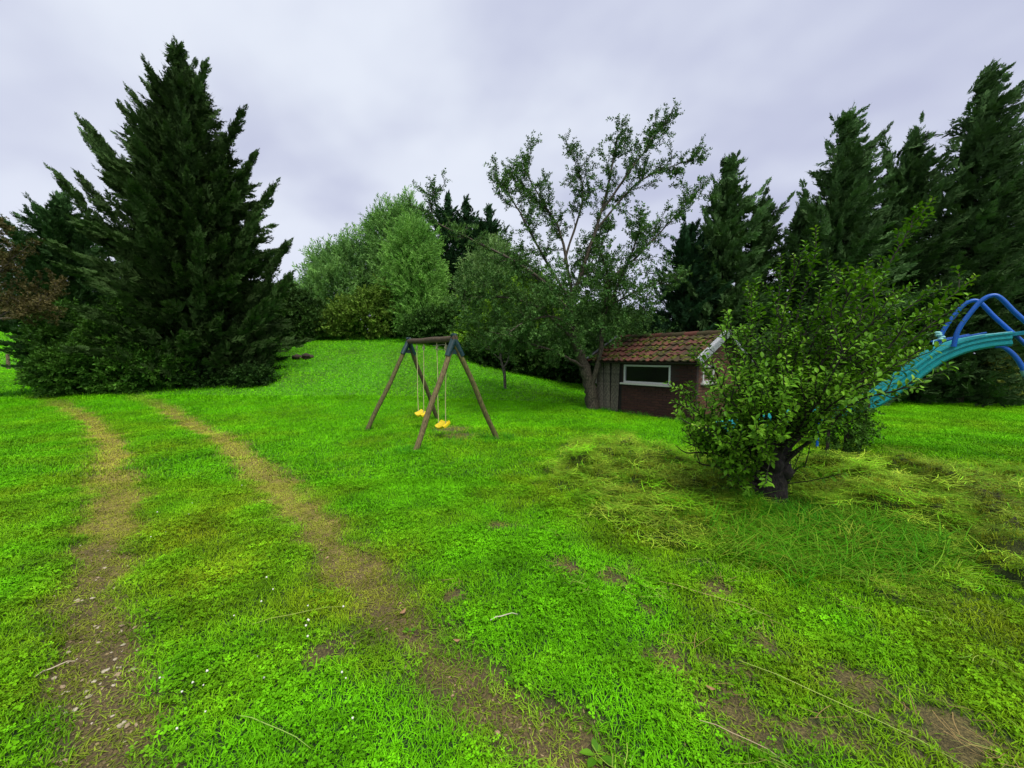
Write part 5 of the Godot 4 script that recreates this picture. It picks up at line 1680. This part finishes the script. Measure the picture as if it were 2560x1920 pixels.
	broadleaf("dark_bush", "dark green bush filling the gap behind the swing beam", W(-4.2, 21.8), [[Vector3(0, 0.9, 0), Vector3(1.7, 1.1, 1.0)], [Vector3(1.6, 1.1, 0.2), Vector3(1.5, 1.4, 1.0)]], 1100, "broad", 0.75, Color(0.025, 0.07, 0.012), Color(0.06, 0.14, 0.025), 60, "bush", 0.4, 0.0)
	broadleaf("broad_tree", "dense green bushy tree standing low behind the apple tree and shed", W(4.7, 17.2), [[Vector3(0, 1.7, 0), Vector3(2.0, 1.8, 1.6)], [Vector3(1.2, 1.6, 0.2), Vector3(1.6, 1.7, 1.4)], [Vector3(-0.9, 2.2, 0), Vector3(1.5, 1.4, 1.3)]], 2300, "broad", 0.8, Color(0.022, 0.058, 0.014), Color(0.05, 0.115, 0.03), 61, "tree", 0.5, 0.15)
	broadleaf("yellow_bush", "small yellow leaved bush in the dark gap below the slide top", W(16.2, 13.0), [[Vector3(0, 0.7, 0), Vector3(0.55, 0.5, 0.4)], [Vector3(-0.3, 1.35, 0), Vector3(0.45, 0.35, 0.35)]], 90, "broad", 0.6, Color(0.16, 0.22, 0.03), Color(0.28, 0.33, 0.06), 62, "bush", 0.5, 0.02)
	# left edge
	broadleaf("bramble_bush", "dark branchy bush at the left foot of the big conifer", W(-16.3, 15.0), [[Vector3(0, 1.1, 0), Vector3(1.3, 1.3, 1.1)], [Vector3(-0.5, 2.0, 0), Vector3(1.0, 1.0, 0.9)], [Vector3(1.2, 1.0, 0.3), Vector3(1.2, 1.2, 1.0)]], 1500, "broad", 0.65, Color(0.024, 0.075, 0.011), Color(0.06, 0.155, 0.018), 63, "bush", 0.45, 0.05)
	broadleaf("leaning_bush", "lighter green bush leaning out in front of the big conifer", W(-14.1, 13.6), [[Vector3(0, 0.9, 0), Vector3(1.3, 1.1, 0.9)], [Vector3(0.5, 2.0, -0.3), Vector3(0.9, 1.2, 0.8)], [Vector3(-1.1, 0.6, 0.2), Vector3(1.1, 0.8, 0.8)], [Vector3(1.3, 0.7, -0.2), Vector3(1.3, 0.9, 0.8)]], 2200, "broad", 0.6, Color(0.028, 0.09, 0.011), Color(0.08, 0.20, 0.022), 64, "bush", 0.4, 0.05)
	broadleaf("dark_bush", "very dark undergrowth below the middle of the big conifer", W(-11.4, 14.2), [[Vector3(0, 0.3, 0), Vector3(1.0, 0.5, 0.6)], [Vector3(1.9, 0.25, -0.2), Vector3(0.7, 0.45, 0.6)]], 420, "broad", 0.55, Color(0.012, 0.035, 0.008), Color(0.035, 0.085, 0.015), 65, "bush", 0.4, 0.0)
	broadleaf("dark_bush", "dark shrubs filling the gap right of the big conifer", W(-12.2, 22.5), [[Vector3(0, 1.3, 0), Vector3(1.5, 1.7, 1.2)], [Vector3(-1.4, 1.4, 0), Vector3(1.5, 1.8, 1.2)]], 1200, "broad", 0.8, Color(0.025, 0.065, 0.014), Color(0.06, 0.13, 0.025), 66, "bush", 0.4, 0.0)
	build_brown_tree()
	# the wood beyond the field at the far left, one mass
	rng.seed = 8
	var c := [Copies.new(), Copies.new()]
	for k in 5200:
		var a := rng.randf()
		var x := lerpf(-125.0, -34.0, a)
		var d := lerpf(70.0, 76.0, rng.randf()) - 0.05 * x * 0
		var p := W(x, d, rng.randf() * (6.0 + 2.5 * noise_c.get_noise_1d(x * 9.0)))
		c[k % 2].along(p, Vector3(0, 0.7, 0.5) + rv(), rv(), rng.randf_range(2.2, 3.6), Color(0.02, 0.055, 0.014) * rng.randf_range(0.6, 1.5))
	stuff("far_wood", "dark belt of woodland behind the bright field at the far left", "wood", c, S.broad, M.leaf)


func build_brown_tree() -> void:
	rng.seed = 404
	var o := thing("brown_leaved_tree", "brown leaved tree reaching in from the left edge with a bare pale limb", "tree", W(-17.5, 12.3, -0.35))
	var c := [Copies.new(), Copies.new()]
	var ca := Color(0.065, 0.062, 0.020)
	var cb := Color(0.125, 0.105, 0.038)
	for l in [["trunk", [Vector3(-0.3, -0.2, 0), Vector3(-0.25, 1.2, 0), Vector3(0, 2.4, 0), Vector3(0.1, 3.6, 0)], 0.2, 0.12, 2.0],
		["limb", [Vector3(-0.1, 2.1, 0.1), Vector3(0.9, 2.55, 0.4), Vector3(1.9, 2.95, 0.5), Vector3(2.7, 3.0, 0.5), Vector3(3.4, 3.3, 0.5)], 0.085, 0.012, 0.75],
		["limb", [Vector3(0.0, 2.6, 0.0), Vector3(0.9, 3.6, 0.2), Vector3(1.9, 4.3, 0.2), Vector3(2.5, 4.9, 0.2)], 0.07, 0.01, 0.2],
		["limb", [Vector3(0.1, 3.3, 0.0), Vector3(0.8, 4.6, 0.2), Vector3(1.3, 5.4, 0.1), Vector3(1.9, 5.6, 0.1)], 0.06, 0.01, 0.3],
		["limb", [Vector3(0.1, 3.4, 0.0), Vector3(0.2, 4.6, -0.3), Vector3(0.4, 5.7, -0.2), Vector3(0.9, 6.3, -0.2)], 0.06, 0.008, 0.5],
		["limb", [Vector3(0.0, 2.4, 0.0), Vector3(1.0, 3.1, -0.4), Vector3(2.1, 3.7, -0.6), Vector3(2.9, 4.2, -0.6)], 0.06, 0.01, 0.2]]:
		var g := Geo.new()
		g.tint = Color(0.15, 0.125, 0.085)
		var pts := smooth_path(l[1], 4)
		for i in pts.size():
			pts[i] += rv() * 0.025
		if l[4] > 1.0:
			g.tube(pts, [0.2, 0.19, 0.18, 0.17, 0.16, 0.15, 0.14], 8)
		else:
			leafy_limb(g, c, pts, l[2], l[3], l[4], 5.0, 0.5, 1.1, 0.95, ca, cb, 0.2)
		part(l[0], g, M.bark, o)
	for k in 45:
		var p := Vector3(rng.randf_range(-0.4, 2.6), 0, rng.randf_range(-0.9, 0.6))
		p.y = rng.randf_range(3.0, 5.0 + 0.2 * p.x - 0.15 * p.x * p.x)
		leaf_run(c, [p, p + rv() * 0.5], 0.12, 1.0, ca, cb)
	for k in 2:
		o.add_child(tag(c[k].node("foliage", S.apple[k], M.leaf), "", "", "", "stuff"), true)


func make_materials() -> void:
	M.bark = grained(mat(Color(1, 1, 1), 0.9), 0.02, 3, 0.45, 1.0, Vector3(2.2, 0.9, 2.2), 9.0)
	M.wood = grained(mat(Color(1, 1, 1), 0.85), 0.025, 4, 0.5, 1.0, Vector3(4.0, 0.7, 4.0), 6.0)
	M.needle = mat(Color(1, 1, 1), 0.65, 0.35)
	M.leaf = mat(Color(1, 1, 1), 0.55, 0.6)
	M.shiny_leaf = mat(Color(1, 1, 1), 0.38, 0.6)
	M.grass = mat(Color(1, 1, 1), 0.6, 0.45)
	M.straw = mat(Color(1, 1, 1), 0.7, 0.3)
	M.soil = mat(Color(1, 1, 1), 0.95)
	M.soil.albedo_texture = noise_texture(0.06, 12, [[0.2, Color(0.55, 0.55, 0.55)], [0.8, Color(1, 1, 1)]], 512, 5)
	M.soil.normal_enabled = true
	M.soil.normal_texture = noise_texture(0.06, 12, [], 512, 5, true, 10.0)
	M.soil.uv1_triplanar = true
	M.soil.uv1_world_triplanar = true
	M.soil.uv1_scale = Vector3(1.7, 1.7, 1.7)
	M.mortar = mat(Color(1, 1, 1), 0.95)
	M.paint = grained(mat(Color(1, 1, 1), 0.5), 0.03, 8, 0.78, 1.0, Vector3(3, 3, 3), 1.5)
	M.zinc = grained(mat(Color(1, 1, 1), 0.42), 0.02, 9, 0.7, 1.0, Vector3(2, 2, 2), 1.0)
	M.metal = grained(mat(Color(1, 1, 1), 0.38), 0.04, 10, 0.72, 1.0, Vector3(3, 3, 3), 1.0)
	M.plastic = grained(mat(Color(1, 1, 1), 0.42), 0.03, 13, 0.80, 1.0, Vector3(2, 2, 2), 1.0)
	M.rope = mat(Color(1, 1, 1), 0.9)
	M.stone = grained(mat(Color(1, 1, 1), 0.9), 0.05, 14, 0.6, 1.0, Vector3(6, 6, 6), 4.0)
	M.dead = mat(Color(0.30, 0.17, 0.09), 0.8, 0.2, false)
	M.brick = []
	M.shaded_brick = []
	M.tile = []
	M.tile_moss = []
	for k in 3:
		M.shaded_brick.append(grained(mat([Color(0.060, 0.018, 0.011), Color(0.050, 0.015, 0.010), Color(0.068, 0.022, 0.013)][k], 0.9, 0.0, false), 0.05, 33 + k, 0.6, 1.0, Vector3(5, 5, 5), 4.0))  # front wall: same brick, with the shade of the eaves put into its colour
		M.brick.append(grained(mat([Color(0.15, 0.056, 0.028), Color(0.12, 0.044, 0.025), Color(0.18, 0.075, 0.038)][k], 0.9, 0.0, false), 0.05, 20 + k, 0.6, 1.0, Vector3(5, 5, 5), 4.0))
		M.tile.append(grained(mat([Color(0.165, 0.047, 0.026), Color(0.14, 0.041, 0.024), Color(0.19, 0.060, 0.033)][k], 0.85, 0.0, false), 0.04, 24 + k, 0.5, 1.0, Vector3(4, 4, 4), 4.0))
	for k in 2:
		var m := mat([Color(0.10, 0.060, 0.022), Color(0.085, 0.070, 0.018)][k], 0.95, 0.0, false)
		M.tile_moss.append(grained(m, 0.06, 28 + k, 0.4, 1.0, Vector3(5, 5, 5), 8.0))
	M.glass = StandardMaterial3D.new()
	M.glass.transparency = BaseMaterial3D.TRANSPARENCY_ALPHA
	M.glass.albedo_color = Color(0.08, 0.10, 0.09, 0.25)
	M.glass.metallic_specular = 0.25
	M.glass.roughness = 0.05
	M.green = []
	for k in 3:
		M.green.append(mat([Color(0.062, 0.18, 0.008), Color(0.115, 0.28, 0.014), Color(0.23, 0.41, 0.035)][k], 0.38, 0.6))
	S.spray = [spray_mesh(1), spray_mesh(2), spray_mesh(3)]
	S.willow = [twig_mesh(20, 0.55, 0.17, 0.24, 0.5, 61), twig_mesh(20, 0.55, 0.18, 0.25, 0.55, 62)]
	S.broad = [twig_mesh(14, 0.45, 0.16, 0.6, 0.7, 63), twig_mesh(14, 0.45, 0.17, 0.55, 0.75, 64)]
	S.apple = [twig_mesh(14, 0.24, 0.066, 0.55, 0.8, 65, 0.15), twig_mesh(13, 0.22, 0.070, 0.55, 0.8, 66, 0.15)]
	S.leaf = [leaf_mesh(0.053, 0.56, 0.25, 0.15), leaf_mesh(0.059, 0.5, 0.35, 0.32), leaf_mesh(0.048, 0.62, 0.15, 0.05)]


func _ready() -> void:
	# camera
	var cam := Camera3D.new()
	cam.name = "camera"
	add_child(cam)
	cam.position = Vector3(0, 1.65, 0)
	cam.rotation_degrees = Vector3(-3.87, 0, 0)
	cam.fov = 88.6
	cam.near = 0.05
	cam.far = 1500.0
	cam.current = true
	# sky, exposure
	var env := Environment.new()
	env.background_mode = Environment.BG_SKY
	var sm := PanoramaSkyMaterial.new()
	sm.panorama = sky_panorama()
	var sky := Sky.new()
	sky.sky_material = sm
	env.sky = sky
	env.background_energy_multiplier = 0.43
	env.tonemap_mode = Environment.TONE_MAPPER_LINEAR
	env.tonemap_exposure = 2.6
	env.sdfgi_enabled = true
	env.ssao_enabled = true
	env.ssil_enabled = true
	var we := WorldEnvironment.new()
	we.name = "world_environment"
	we.environment = env
	add_child(we)
	# the veiled sun behind the overcast
	var sun := DirectionalLight3D.new()
	sun.name = "sun"
	sun.light_color = Color(1.0, 0.98, 0.94)
	sun.light_energy = 0.5
	sun.light_angular_distance = 40.0
	sun.shadow_enabled = true
	sun.rotation_degrees = Vector3(-62, 25, 0)
	add_child(sun)
	# fields that vary over the ground
	for n in [[noise_a, 3], [noise_b, 9], [noise_c, 15]]:
		n[0].seed = n[1]
		n[0].frequency = 0.045
		n[0].fractal_octaves = 3
	make_materials()
	build_ground()
	build_shed()
	build_slide()
	build_swing()
	build_far_trees()
	build_apple_tree()
	build_shrub()
	build_small_things()
	build_grass()
